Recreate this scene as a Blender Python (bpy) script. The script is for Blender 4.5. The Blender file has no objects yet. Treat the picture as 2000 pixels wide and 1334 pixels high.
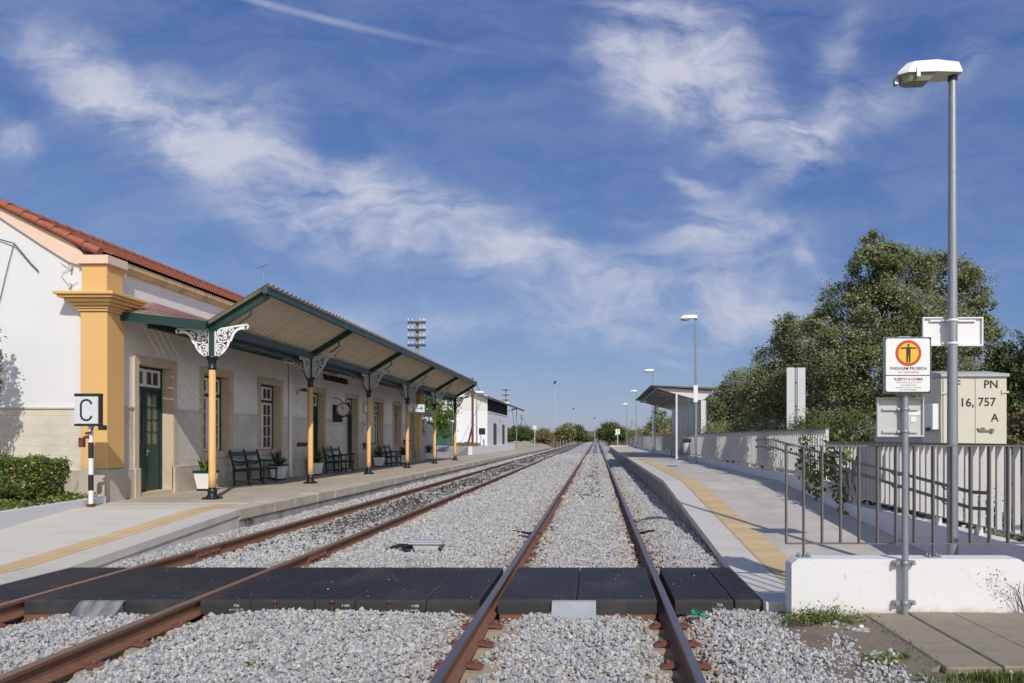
import bpy, bmesh, math, random
import numpy as np
from mathutils import Vector, Matrix
random.seed(7); rng = np.random.default_rng(7)
S = bpy.context.scene; COL = S.collection
F, VX, VY, EYE = 1450.0, 1165.0, 855.0, 1.597      # survey constants used to turn measured bearings into metres
SUNV = Vector((-.45, 1.2, -1.0)).normalized()
ZL, ZR = .295, .545                                  # platform heights above rail
def P(px, py, d): return ((px-VX)/F*d, d, EYE+(VY-py)/F*d)

# ------------------------------------------------------------------ mesh builder
class MB:
    def __init__(s): s.v=[]; s.f=[]; s.m=[]; s.s=[]
    def add(s, vs, fs, m=0, smooth=False):
        o=len(s.v); s.v+= [tuple(v) for v in vs]
        for f in fs: s.f.append(tuple(i+o for i in f)); s.m.append(m); s.s.append(smooth)
        return s
    def box(s, x0,x1,y0,y1,z0,z1, m=0, M=None):
        vs=[(x,y,z) for z in (z0,z1) for y in (y0,y1) for x in (x0,x1)]
        if M is not None: vs=[tuple(M@Vector(v)) for v in vs]
        return s.add(vs,[(0,2,3,1),(4,5,7,6),(0,1,5,4),(2,6,7,3),(0,4,6,2),(1,3,7,5)],m)
    def bar(s, a, b, w, h, m=0, up=(0,0,1)):
        a=Vector(a); b=Vector(b); t=(b-a).normalized(); up=Vector(up)
        if abs(t.dot(up))>.98: up=Vector((0,1,0))
        r=t.cross(up).normalized(); u=r.cross(t)
        vs=[]
        for p in (a,b):
            for q in ((-1,-1),(1,-1),(1,1),(-1,1)): vs.append(p+r*(q[0]*w/2)+u*(q[1]*h/2))
        return s.add(vs,[(0,3,2,1),(4,5,6,7),(0,1,5,4),(1,2,6,5),(2,3,7,6),(3,0,4,7)],m)
    def tube(s, pts, r, n=8, m=0, caps=True, smooth=True):
        pts=[Vector(p) for p in pts]; k=len(pts)
        rs=r if isinstance(r,(list,tuple)) else [r]*k
        vs=[]; fs=[]; t0=(pts[1]-pts[0]).normalized()
        ref=Vector((0,0,1)) if abs(t0.z)<.9 else Vector((0,1,0))
        for i,p in enumerate(pts):
            t=(pts[min(i+1,k-1)]-pts[max(i-1,0)]).normalized()
            a=t.cross(ref)
            if a.length<1e-4: a=t.cross(Vector((1,0,0)))
            a.normalize(); b=a.cross(t)
            for j in range(n):
                an=2*math.pi*j/n
                vs.append(p+(a*math.cos(an)+b*math.sin(an))*rs[i])
        for i in range(k-1):
            for j in range(n):
                q=(j+1)%n; fs.append((i*n+j,i*n+q,(i+1)*n+q,(i+1)*n+j))
        s.add(vs,fs,m,smooth)
        if caps:
            s.add(vs[:n],[tuple(range(n))[::-1]],m); s.add(vs[-n:],[tuple(range(n))],m)
        return s
    def lathe(s, c, prof, n=16, m=0, smooth=True):
        vs=[];fs=[]; k=len(prof)
        for r,z in prof:
            for j in range(n):
                a=2*math.pi*j/n; vs.append((c[0]+r*math.cos(a),c[1]+r*math.sin(a),c[2]+z))
        for i in range(k-1):
            for j in range(n):
                q=(j+1)%n; fs.append((i*n+j,i*n+q,(i+1)*n+q,(i+1)*n+j))
        fs.append(tuple(range(n))[::-1]); fs.append(tuple((k-1)*n+j for j in range(n)))
        return s.add(vs,fs,m,smooth)
    def prism(s, poly, fn, w0, w1, m=0, side=None, smooth=False):
        k=len(poly); vs=[fn(u,v,w0) for u,v in poly]+[fn(u,v,w1) for u,v in poly]
        s.add(vs,[tuple(range(k))[::-1],tuple(range(k,2*k))],m)
        s.add(vs,[(i,(i+1)%k,(i+1)%k+k,i+k) for i in range(k)],m if side is None else side,smooth)
        return s
    def ribbon(s, pts, wd, fn, w0, w1, m=0):
        L=[];R=[];k=len(pts)
        for i,(u,v) in enumerate(pts):
            a=pts[max(i-1,0)]; b=pts[min(i+1,k-1)]
            du,dv=b[0]-a[0],b[1]-a[1]; l=math.hypot(du,dv) or 1
            w=wd[i] if isinstance(wd,(list,tuple)) else wd
            L.append((u-dv/l*w/2,v+du/l*w/2)); R.append((u+dv/l*w/2,v-du/l*w/2))
        vs=[]
        for q in range(k):
            vs+=[fn(*L[q],w0),fn(*R[q],w0),fn(*R[q],w1),fn(*L[q],w1)]
        fs=[]
        for q in range(k-1):
            for j in range(4): fs.append((q*4+j,q*4+(j+1)%4,q*4+4+(j+1)%4,q*4+4+j))
        fs+= [(3,2,1,0),((k-1)*4,(k-1)*4+1,(k-1)*4+2,(k-1)*4+3)]
        return s.add(vs,fs,m)
    def quad(s,a,b,c,d,m=0): return s.add([a,b,c,d],[(0,1,2,3)],m)
    def build(s, name, mats, parent=None, bevel=0, seg=2):
        o=raw_obj(name,np.array(s.v,dtype=np.float32).reshape(-1,3),s.f,mats,parent,s.m,s.s)
        if bevel:
            b=o.modifiers.new('bevel','BEVEL'); b.width=bevel; b.segments=seg; b.limit_method='ANGLE'; b.angle_limit=math.radians(40)
        return o
LOC={}
def root_of(o):
    while o.parent is not None: o=o.parent
    return o
def raw_obj(name, v, faces, mats, parent=None, mi=None, sm=None):
    me=bpy.data.meshes.new(name)
    if parent is not None:
        l=LOC.get(root_of(parent).name)
        if l is not None: v=v-np.array(l,dtype=np.float32)
    if isinstance(faces,np.ndarray):
        nf,k=faces.shape
        me.vertices.add(len(v)); me.vertices.foreach_set('co',np.ascontiguousarray(v,dtype=np.float32).ravel())
        me.loops.add(nf*k); me.loops.foreach_set('vertex_index',faces.astype(np.int32).ravel())
        me.polygons.add(nf); me.polygons.foreach_set('loop_start',np.arange(0,nf*k,k,dtype=np.int32))
        me.update(calc_edges=True)
    else:
        me.from_pydata([tuple(map(float,p)) for p in v],[],faces)
    if not isinstance(mats,(list,tuple)): mats=[mats]
    for m in mats: me.materials.append(m)
    if mi is not None and any(mi): me.polygons.foreach_set('material_index',mi)
    if not isinstance(faces,np.ndarray):
        me.validate(); me.update()
        if sm is not None and len(me.polygons)==len(sm): me.polygons.foreach_set('use_smooth',sm)
    else: me.polygons.foreach_set('use_smooth',[False]*len(me.polygons))
    o=bpy.data.objects.new(name,me); COL.objects.link(o)
    if parent is not None: o.parent=parent
    return o
def tag(o,label=None,cat=None,group=None,kind=None):
    for k,v in (('label',label),('category',cat),('group',group),('kind',kind)):
        if v: o[k]=v
    return o
def thing(name,label,cat,loc,group=None):
    o=bpy.data.objects.new(name,None); COL.objects.link(o); o.location=loc; o.empty_display_size=.2
    LOC[o.name]=tuple(loc); return tag(o,label,cat,group)
def copy_tree(o,parent=None):
    c=o.copy(); COL.objects.link(c)
    if parent is not None: c.parent=parent
    for ch in list(o.children): copy_tree(ch,c)
    return c
def dup(root,loc,label,rz=None):
    c=copy_tree(root); c.location=loc; c['label']=label
    LOC[c.name]=tuple(loc)
    if rz is not None: c.rotation_euler.z=rz
    return c
def text_mesh(txt,size,name,mat,parent,origin,ux=(1,0,0),uy=(0,0,1),align='CENTER',depth=.001,wx=1.0,bold=0,sp=1.0):
    cu=bpy.data.curves.new('t','FONT'); cu.body=txt; cu.size=size; cu.align_x=align; cu.align_y='CENTER'; cu.extrude=depth; cu.offset=bold; cu.resolution_u=3; cu.space_character=sp
    to=bpy.data.objects.new('t',cu); COL.objects.link(to)
    bpy.context.view_layer.update()
    me=bpy.data.meshes.new_from_object(to.evaluated_get(bpy.context.evaluated_depsgraph_get()))
    n=len(me.vertices); co=np.empty(n*3,dtype=np.float32); me.vertices.foreach_get('co',co); co=co.reshape(-1,3)
    X=np.array(ux,dtype=np.float32);Y=np.array(uy,dtype=np.float32);Z=np.cross(X,Y)
    v=np.array(origin,dtype=np.float32)+co[:,:1]*X*wx+co[:,1:2]*Y+co[:,2:3]*Z
    fs=[tuple(p.vertices) for p in me.polygons]
    bpy.data.objects.remove(to); bpy.data.curves.remove(cu); bpy.data.meshes.remove(me)
    return raw_obj(name,v,fs,mat,parent)

# ------------------------------------------------------------------ materials
def nd(nt,t,**k):
    n=nt.nodes.new(t)
    for a,b in k.items():
        if a=='inp':
            for q,w in b.items(): n.inputs[q].default_value=w
        else: setattr(n,a,b)
    return n
def newmat(name):
    m=bpy.data.materials.new(name); m.use_nodes=True; nt=m.node_tree
    return m,nt,nt.nodes['Principled BSDF']
def ramp(nt,stops,fac=None):
    r=nd(nt,'ShaderNodeValToRGB'); e=r.color_ramp.elements
    while len(e)<len(stops): e.new(.5)
    for i,(p,c) in enumerate(stops): e[i].position=p; e[i].color=(*c,1) if len(c)==3 else c
    if fac is not None: nt.links.new(fac,r.inputs[0])
    return r
def mix(nt,a,b,fac,mode='MIX'):
    n=nd(nt,'ShaderNodeMix',data_type='RGBA',blend_type=mode)
    L=nt.links
    for sock,val in ((n.inputs[6],a),(n.inputs[7],b),(n.inputs[0],fac)):
        if hasattr(val,'links'): L.new(val,sock)
        else: sock.default_value=val if not isinstance(val,tuple) else (*val,1)[:4]
    return n.outputs[2]
def pos(nt,scale=(1,1,1)):
    g=nd(nt,'ShaderNodeNewGeometry'); m=nd(nt,'ShaderNodeMapping'); m.inputs['Scale'].default_value=scale
    nt.links.new(g.outputs['Position'],m.inputs[0]); return m.outputs[0]
def noise(nt,vec,scale,detail=4,rough=.6):
    n=nd(nt,'ShaderNodeTexNoise',inp={'Scale':scale,'Detail':detail,'Roughness':rough}); nt.links.new(vec,n.inputs['Vector']); return n.outputs['Fac']
def dk(c,f): return tuple(x*f for x in c)
def M(name,col,rough=.6,var=.12,scale=6,dirt=None,dscale=1.5,damt=.5,bump=0,bscale=60,metal=0,stretch=(1,1,1),spec=.5,dlo=.5,dhi=.75):
    m,nt,b=newmat(name); v=pos(nt,stretch); L=nt.links
    c=mix(nt,dk(col,1-var),dk(col,1+var),noise(nt,v,scale,6,.65))
    if dirt:
        r=ramp(nt,[(dlo,(0,0,0)),(dhi,(1,1,1))],noise(nt,v,dscale,8,.7))
        mm=nd(nt,'ShaderNodeMath',operation='MULTIPLY'); L.new(r.outputs[0],mm.inputs[0]); mm.inputs[1].default_value=damt
        c=mix(nt,c,dirt,mm.outputs[0])
    L.new(c,b.inputs['Base Color']); b.inputs['Roughness'].default_value=rough; b.inputs['Metallic'].default_value=metal
    b.inputs['Specular IOR Level'].default_value=spec
    if bump:
        bp=nd(nt,'ShaderNodeBump',inp={'Strength':bump,'Distance':.02}); L.new(noise(nt,v,bscale,6,.65),bp.inputs['Height']); L.new(bp.outputs[0],b.inputs['Normal'])
    return m
def attr_mat(name,stops,rough=.8,transl=0,speck=0,spec=.3):
    m,nt,b=newmat(name); L=nt.links
    a=nd(nt,'ShaderNodeAttribute',attribute_name='rnd'); r=ramp(nt,stops,a.outputs['Fac']); c=r.outputs[0]
    if speck:
        n=noise(nt,pos(nt),speck,3,.7); rr=ramp(nt,[(.3,(.5,.5,.5)),(.5,(.98,.98,.98)),(.7,(1.3,1.3,1.3))],n)
        c=mix(nt,c,rr.outputs[0],1.0,'MULTIPLY')
    L.new(c,b.inputs['Base Color']); b.inputs['Roughness'].default_value=rough; b.inputs['Specular IOR Level'].default_value=spec
    if transl:
        t=nd(nt,'ShaderNodeBsdfTranslucent'); L.new(c,t.inputs[0]); x=nd(nt,'ShaderNodeMixShader'); x.inputs[0].default_value=transl
        L.new(b.outputs[0],x.inputs[1]); L.new(t.outputs[0],x.inputs[2]); L.new(x.outputs[0],nt.nodes['Material Output'].inputs[0])
    return m
def set_rnd(o,vals,dom='FACE'):
    a=o.data.attributes.new('rnd','FLOAT',dom); a.data.foreach_set('value',np.asarray(vals,dtype=np.float32))

white=M('white_plaster',(.695,.70,.71),.8,.04,2,dirt=(.68,.67,.64),dscale=.8,damt=.4,bump=.06,bscale=14)
facadem=M('shade_warmed_plaster',(.78,.755,.705),.8,.04,2,dirt=(.60,.57,.50),dscale=1.1,damt=.55,bump=.06,bscale=14)  # white plaster; warm bounce in the canopy shade is put into its cream
def grid_mat(name,col,line,bw,bh,off,axes='YZ',var=.06,rough=.5,bump=.3,mortar=.006,origin=(0,0,0)):
    m,nt,b=newmat(name); L=nt.links
    g=nd(nt,'ShaderNodeNewGeometry'); sp=nd(nt,'ShaderNodeSeparateXYZ'); L.new(g.outputs['Position'],sp.inputs[0])
    sub=[]
    for i,ax in enumerate('XYZ'):
        q=nd(nt,'ShaderNodeMath',operation='SUBTRACT'); L.new(sp.outputs[ax],q.inputs[0]); q.inputs[1].default_value=origin[i]; sub.append(q.outputs[0])
    cb=nd(nt,'ShaderNodeCombineXYZ'); L.new(sub['XYZ'.index(axes[0])],cb.inputs[0]); L.new(sub['XYZ'.index(axes[1])],cb.inputs[1])
    br=nd(nt,'ShaderNodeTexBrick',offset=off,inp={'Scale':1.0,'Mortar Size':mortar,'Brick Width':bw,'Row Height':bh,'Color1':(*dk(col,1-var),1),'Color2':(*dk(col,1+var),1),'Mortar':(*line,1),'Bias':0.0})
    L.new(cb.outputs[0],br.inputs['Vector'])
    v=pos(nt); c=mix(nt,br.outputs['Color'],(.74,.71,.66),ramp(nt,[(.35,(.9,.9,.9)),(.72,(0,0,0))],noise(nt,v,1.3,7,.7)).outputs[0],'MULTIPLY')
    L.new(c,b.inputs['Base Color']); b.inputs['Roughness'].default_value=rough
    if bump:
        bp=nd(nt,'ShaderNodeBump',inp={'Strength':bump,'Distance':.01}); bp.invert=True; L.new(br.outputs['Fac'],bp.inputs['Height']); L.new(bp.outputs[0],b.inputs['Normal'])
    return m
tile_wall=grid_mat('wall_tiles',(.68,.65,.57),(.47,.44,.39),.42,.205,.5,'YZ',.03,.35,.2,.004)
tile_gable=grid_mat('gable_tiles',(.73,.70,.60),(.56,.52,.44),1.35,.205,.37,'XZ',.02,.4,.15,.004)
stone=M('limestone',(.56,.46,.33),.8,.14,3,dirt=(.30,.25,.19),dscale=1.6,damt=.55,bump=.2,bscale=40)
plinthm=M('plinth_stone',(.50,.445,.36),.85,.14,3,dirt=(.27,.24,.20),dscale=1.8,damt=.6,bump=.3,bscale=30)
yellow=M('ochre_paint',(.70,.43,.165),.75,.06,2,dirt=(.62,.36,.13),dscale=1.6,damt=.35,bump=.05,bscale=20)
pink=M('pink_plaster',(.78,.57,.45),.8,.05,2,dirt=(.55,.42,.3),dscale=2,damt=.4)
corn=M('stained_cornice',(.66,.50,.27),.8,.12,3,dirt=(.16,.13,.09),dscale=2.3,damt=.7,stretch=(1,1,.35),dlo=.48,dhi=.7)
terra=M('terracotta',(.34,.11,.062),.8,.3,5,dirt=(.15,.06,.04),dscale=2.5,damt=.6,bump=.1)
green=M('dark_green_paint',(.008,.040,.032),.4,.3,5,dirt=(.04,.06,.05),dscale=4,damt=.35)
bluegreen=M('weathered_green_steel',(.035,.075,.08),.5,.2,4,dirt=(.10,.14,.15),dscale=3,damt=.6)
black_iron=M('black_iron',(.012,.014,.018),.35,.2,8)
whitep=M('white_gloss_paint',(.78,.78,.77),.4,.04,5,dirt=(.6,.58,.54),dscale=3,damt=.3)
oldwhite=M('faded_white_iron',(.48,.49,.48),.6,.1,8,dirt=(.22,.22,.2),dscale=6,damt=.5)
corrug=M('corrugated_sheet',(.60,.51,.38),.55,.22,2.2,dirt=(.30,.24,.17),dscale=1.6,damt=.6,stretch=(.25,5,.25))
corrug_pink=M('faded_red_sheet',(.36,.20,.18),.55,.12,3,dirt=(.48,.30,.28),dscale=2,damt=.6)
glass=M('dark_room_glass',(.035,.032,.028),.06,.3,2,spec=.8)  # dark of the unlit rooms behind is put into the opaque pane colour
curtain=M('pane_curtain',(.20,.19,.13),.35,.35,3)
rust=M('rail_rust',(.20,.095,.055),.75,.25,14,dirt=(.11,.055,.035),dscale=5,damt=.6,bump=.15,bscale=90)
railtop=M('worn_rail_top',(.24,.205,.215),.36,.2,10,dirt=(.22,.13,.10),dscale=4,damt=.35,metal=.8,stretch=(6,.6,1))
railtop2=M('dull_rail_top',(.27,.18,.13),.5,.2,10,dirt=(.13,.07,.04),dscale=3,damt=.6,metal=.3,stretch=(6,.6,1))
redplate=M('red_rust_plate',(.17,.062,.045),.85,.35,15,dirt=(.11,.065,.05),dscale=9,damt=.6)
sleeper_m=M('sleeper_concrete',(.38,.31,.23),.9,.15,9,dirt=(.24,.15,.10),dscale=3,damt=.6,bump=.3,bscale=80)
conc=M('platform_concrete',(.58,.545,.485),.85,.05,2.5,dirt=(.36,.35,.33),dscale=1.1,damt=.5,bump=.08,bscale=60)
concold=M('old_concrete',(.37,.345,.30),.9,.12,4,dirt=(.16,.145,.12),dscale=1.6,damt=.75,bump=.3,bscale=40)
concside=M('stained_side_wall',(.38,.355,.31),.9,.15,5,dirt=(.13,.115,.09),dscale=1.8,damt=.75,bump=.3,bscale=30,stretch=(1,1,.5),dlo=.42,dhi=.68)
rampconc=M('ramp_side_concrete',(.56,.52,.45),.85,.08,4,dirt=(.33,.31,.27),dscale=2.2,damt=.5,bump=.15)
galv=M('galvanised_steel',(.30,.33,.36),.42,.14,12,dirt=(.22,.25,.28),dscale=14,damt=.5,metal=.45)
slatm=M('grey_slat_paint',(.56,.55,.535),.5,.06,5,dirt=(.34,.33,.32),dscale=3,damt=.3)
railm=M('grey_rail_paint',(.14,.13,.12),.45,.1,8)
wallw=M('white_painted_concrete',(.69,.69,.695),.8,.03,3,dirt=(.42,.40,.37),dscale=11,damt=.6,bump=.12,bscale=25,dlo=.60,dhi=.72)
def splash(m,z0,z1,col):
    # splash dirt along the foot of the painted concrete
    nt=m.node_tree; L=nt.links; b=nt.nodes['Principled BSDF']; old=b.inputs['Base Color'].links[0].from_socket
    g=nd(nt,'ShaderNodeNewGeometry'); sp=nd(nt,'ShaderNodeSeparateXYZ'); L.new(g.outputs['Position'],sp.inputs[0])
    nn=noise(nt,pos(nt,(1,1,.5)),5,7,.7); ad=nd(nt,'ShaderNodeMath',operation='MULTIPLY_ADD'); L.new(nn,ad.inputs[0]); ad.inputs[1].default_value=(z1-z0)*2.2; ad.inputs[2].default_value=z0-(z1-z0)*.75
    df=nd(nt,'ShaderNodeMath',operation='SUBTRACT'); L.new(ad.outputs[0],df.inputs[0]); L.new(sp.outputs['Z'],df.inputs[1])
    mr=nd(nt,'ShaderNodeMapRange',interpolation_type='SMOOTHSTEP',inp={'From Min':-.03,'From Max':.08,'To Min':0.0,'To Max':.55}); L.new(df.outputs[0],mr.inputs['Value'])
    L.new(mix(nt,old,col,mr.outputs[0]),b.inputs['Base Color'])
splash(wallw,-.02,.10,(.42,.36,.27))
rubber=M('black_rubber',(.028,.028,.030),.6,.25,7,dirt=(.10,.088,.075),dscale=1.6,damt=.7,bump=.15,bscale=160,stretch=(1,.6,1))
chalk=M('chalk',(.62,.62,.6),.9,.2,80)
signw=M('sign_white',(.78,.78,.79),.3,.02,3)
signk=M('sign_black',(.018,.018,.02),.4,.1,5)
signr=M('sign_red',(.50,.055,.03),.35,.05,5)
signy=M('sign_yellow',(.80,.46,.035),.35,.05,5)
signteal=M('sign_teal',(.02,.28,.34),.35,.05,5)
cab=M('cabinet_paint',(.60,.575,.48),.5,.03,3,dirt=(.48,.45,.37),dscale=2.4,damt=.4)
cabgrey=M('cabinet_grey',(.42,.43,.44),.6,.08,4,dirt=(.3,.3,.3),dscale=4,damt=.5)
signgrey=M('sign_back_grey',(.50,.52,.51),.4,.04,4,dirt=(.4,.42,.42),dscale=3,damt=.4)
slab=M('old_slab',(.31,.27,.20),.95,.3,16,dirt=(.19,.165,.125),dscale=3.5,damt=.75,bump=.7,bscale=70,stretch=(.7,1.6,1))
dirtm=M('dirt',(.24,.19,.14),.95,.3,12,dirt=(.12,.10,.08),dscale=2,damt=.7,bump=.8,bscale=60)
bark=M('bark',(.12,.10,.08),.9,.3,10,bump=.6,bscale=40,stretch=(1,1,.3))
wood=M('pole_wood',(.30,.27,.24),.85,.2,8,dirt=(.15,.13,.11),dscale=6,damt=.5,stretch=(1,1,.2))
porcelain=M('porcelain',(.78,.78,.76),.15,.03,4)
rustpost=M('rusty_post',(.14,.045,.03),.8,.25,9)
tac=None
def tactile():
    m,nt,b=newmat('tactile_paving'); L=nt.links
    v=pos(nt); vo=nd(nt,'ShaderNodeTexVoronoi',feature='F1',inp={'Scale':22.0,'Randomness':0.0}); L.new(v,vo.inputs['Vector'])
    r=ramp(nt,[(.25,(1,1,1)),(.45,(0,0,0))],vo.outputs['Distance'])
    base=mix(nt,(.56,.39,.20),(.68,.50,.28),noise(nt,v,3,6,.7))
    bk=nd(nt,'ShaderNodeTexBrick',offset=0,inp={'Scale':1.0,'Mortar Size':.006,'Brick Width':.42,'Row Height':.42,'Color1':(.88,.88,.88,1),'Color2':(1,1,1,1),'Mortar':(.55,.5,.45,1)}); L.new(pos(nt),bk.inputs['Vector'])
    c=mix(nt,mix(nt,base,(.76,.58,.34),r.outputs[0]),bk.outputs[0],1.0,'MULTIPLY'); L.new(c,b.inputs['Base Color']); b.inputs['Roughness'].default_value=.8
    bp=nd(nt,'ShaderNodeBump',inp={'Strength':.9,'Distance':.006}); L.new(r.outputs[0],bp.inputs['Height']); L.new(bp.outputs[0],b.inputs['Normal'])
    return m
tac=tactile()
def ballast_mat():
    m,nt,b=newmat('ballast_bed'); L=nt.links; v=pos(nt)
    vo=nd(nt,'ShaderNodeTexVoronoi',feature='F1',inp={'Scale':17.0}); L.new(v,vo.inputs['Vector'])
    c=ramp(nt,[(0,(.36,.355,.35)),(.5,(.54,.53,.51)),(.85,(.64,.63,.60)),(1,(.56,.50,.42))],None)
    sx=nd(nt,'ShaderNodeSeparateXYZ'); L.new(vo.outputs['Color'],sx.inputs[0]); L.new(sx.outputs[0],c.inputs[0])
    e=ramp(nt,[(.0,(1,1,1)),(.55,(.95,.95,.95)),(.85,(.5,.5,.5))],vo.outputs['Distance'])
    col=mix(nt,c.outputs[0],e.outputs[0],1.0,'MULTIPLY')
    # rust and oil staining along the rails
    g=nd(nt,'ShaderNodeNewGeometry'); sp=nd(nt,'ShaderNodeSeparateXYZ'); L.new(g.outputs['Position'],sp.inputs[0])
    def band(c,w,y0):
        q=nd(nt,'ShaderNodeMath',operation='SUBTRACT'); L.new(sp.outputs['X'],q.inputs[0]); q.inputs[1].default_value=c
        ab=nd(nt,'ShaderNodeMath',operation='ABSOLUTE'); L.new(q.outputs[0],ab.inputs[0])
        mr=nd(nt,'ShaderNodeMapRange',interpolation_type='SMOOTHSTEP',inp={'From Min':w,'From Max':w*.3,'To Min':0.0,'To Max':1.0}); L.new(ab.outputs[0],mr.inputs['Value'])
        my=nd(nt,'ShaderNodeMapRange',interpolation_type='SMOOTHSTEP',inp={'From Min':y0,'From Max':y0+8}); L.new(sp.outputs['Y'],my.inputs['Value'])
        p=nd(nt,'ShaderNodeMath',operation='MULTIPLY'); L.new(mr.outputs[0],p.inputs[0]); L.new(my.outputs[0],p.inputs[1])
        n=nd(nt,'ShaderNodeMath',operation='MULTIPLY'); L.new(p.outputs[0],n.inputs[0]); L.new(ramp(nt,[(.3,(.3,.3,.3)),(.65,(.95,.95,.95))],noise(nt,v,1.2,6,.7)).outputs[0],n.inputs[1]); return n.outputs[0]
    col=mix(nt,col,(.06,.055,.05),band(-4.85,.75,9)); col=mix(nt,col,(.14,.13,.12),band(-.19,.4,20))
    for x in (-5.72,-3.99,-1.063,.686): col=mix(nt,col,(.20,.12,.075),band(x,.34,-20))
    L.new(col,b.inputs['Base Color']); b.inputs['Roughness'].default_value=.9
    bp=nd(nt,'ShaderNodeBump',inp={'Strength':1.0,'Distance':.05}); bp.invert=True; L.new(vo.outputs['Distance'],bp.inputs['Height']); L.new(bp.outputs[0],b.inputs['Normal'])
    return m
ballm=ballast_mat()
stonem=attr_mat('granite_stones',[(0,(.035,.032,.028)),(.12,(.13,.115,.095)),(.15,(.27,.272,.275)),(.4,(.38,.38,.385)),(.7,(.45,.45,.445)),(.86,(.51,.505,.49)),(.93,(.44,.37,.27)),(.97,(.42,.33,.23)),(1,(.22,.11,.07))],.9,0,60)
oliveleaf=attr_mat('olive_leaf',[(0,(.06,.08,.025)),(.35,(.15,.175,.065)),(.6,(.25,.275,.115)),(.85,(.31,.33,.16)),(1,(.40,.41,.25))],.42,.32,spec=.5)
darkleaf=attr_mat('dark_leaf',[(0,(.035,.055,.016)),(.6,(.08,.11,.03)),(1,(.16,.19,.06))],.5,.2)
hedgeleaf=attr_mat('hedge_leaf',[(0,(.025,.05,.008)),(.5,(.075,.13,.014)),(.82,(.17,.22,.025)),(.93,(.34,.28,.04)),(1,(.34,.15,.04))],.4,.22,spec=.5)
limeleaf=attr_mat('lime_leaf',[(0,(.05,.11,.01)),(.6,(.10,.17,.02)),(1,(.19,.28,.04))],.45,.3)
dryleaf=attr_mat('dry_leaf',[(0,(.12,.10,.05)),(.6,(.22,.18,.09)),(1,(.32,.27,.15))],.7,.2)
grassleaf=attr_mat('grass_blade',[(0,(.05,.09,.015)),(.6,(.10,.15,.03)),(.85,(.2,.2,.07)),(1,(.34,.29,.15))],.6,.25)

# ------------------------------------------------------------------ foliage
def leaf_mesh(name,C,size,mat,parent,aspect=.45,bias=1.15):
    n=len(C); C=np.asarray(C,dtype=np.float32)
    # leaves turn their blades towards the light
    q=rng.normal(size=(n,3))+bias*np.array([.5,-1.0,1.2]); q/=np.linalg.norm(q,axis=1,keepdims=True)
    a=rng.normal(size=(n,3)); a-=q*(a*q).sum(1,keepdims=True); a/=np.linalg.norm(a,axis=1,keepdims=True); b=np.cross(q,a)
    s=(size*rng.uniform(.6,1.35,n))[:,None]
    v=np.stack([C-a*s*.5,C+b*s*aspect*.5,C+a*s*.5,C-b*s*aspect*.5],1).reshape(-1,3)
    f=np.arange(n*4).reshape(n,4); o=raw_obj(name,v,f,mat,parent); rv=rng.normal(.5,.18,n); k=max(20,n//900); rv+=np.repeat(rng.normal(0,.20,n//k+1),k)[:n]; set_rnd(o,np.clip(rv,0,1)); return o
def clump_points(blobs,n,per=60,spread=.28,fill=.55):
    out=[]; vol=np.array([b[3]*b[4]*b[5] for b in blobs])**.67; vol/=vol.sum()
    for b,w in zip(blobs,vol):
        k=max(1,int(n*w/per))
        d=rng.normal(size=(k,3)); d/=np.linalg.norm(d,axis=1,keepdims=True)
        r=fill+(1.02-fill)*rng.random(k)**.6
        c=np.array(b[:3])+d*r[:,None]*np.array(b[3:6])
        s=spread*min(b[3:6])*rng.uniform(.5,1.3,k)
        p=c[:,None,:]+rng.normal(size=(k,per,3))*s[:,None,None]*np.array([1,1,.75])
        out.append(p.reshape(-1,3))
    return np.concatenate(out)
def sprigs(blobs,k):
    # ragged shoots that break the outline of a crown
    out=[]
    for b in blobs:
        for _ in range(k):
            d=rng.normal(size=3); d/=np.linalg.norm(d); d[2]=abs(d[2])*.8-.1; r=min(b[3:6])*rng.uniform(.13,.26)
            out.append((b[0]+d[0]*b[3]*1.08,b[1]+d[1]*b[4]*1.08,b[2]+d[2]*b[5]*1.1,r,r,r*rng.uniform(1,1.7)))
    return out
def tree(name,label,base,blobs,n,leaf,mat,group=None,trunk_r=.18,spread=.28,per=60,fill=.55,cat='tree',aspect=.45):
    r=thing(name,label,cat,base,group); b=Vector(base)
    t=MB(); top=Vector((base[0],base[1],base[2]))
    cz=sum(q[2] for q in blobs)/len(blobs); mid=b.lerp(Vector((sum(q[0] for q in blobs)/len(blobs),sum(q[1] for q in blobs)/len(blobs),cz)),.45)
    t.tube([b,b.lerp(mid,.5)+Vector((.05,.03,0)),mid],[trunk_r,trunk_r*.8,trunk_r*.65],9)
    for q in blobs:
        c=Vector(q[:3]); j=Vector((random.uniform(-.1,.1),random.uniform(-.1,.1),0))
        t.tube([mid,mid.lerp(c,.5)+j,c],[trunk_r*.5,trunk_r*.3,trunk_r*.1],6)
        for _ in range(3):
            e=c+Vector((random.uniform(-.8,.8)*q[3],random.uniform(-.8,.8)*q[4],random.uniform(-.3,.85)*q[5]))
            t.tube([mid.lerp(c,.6),mid.lerp(e,.75)+j,e],[trunk_r*.22,trunk_r*.14,trunk_r*.05],5)
    t.build('trunk',bark,r)
    pts=clump_points(blobs,n,per,spread,fill)
    if n>15000: pts=np.concatenate([pts,clump_points(sprigs(blobs,7),n*.16,14,.5,.3)])
    leaf_mesh('crown',pts,leaf,mat,r,aspect); return r
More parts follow.
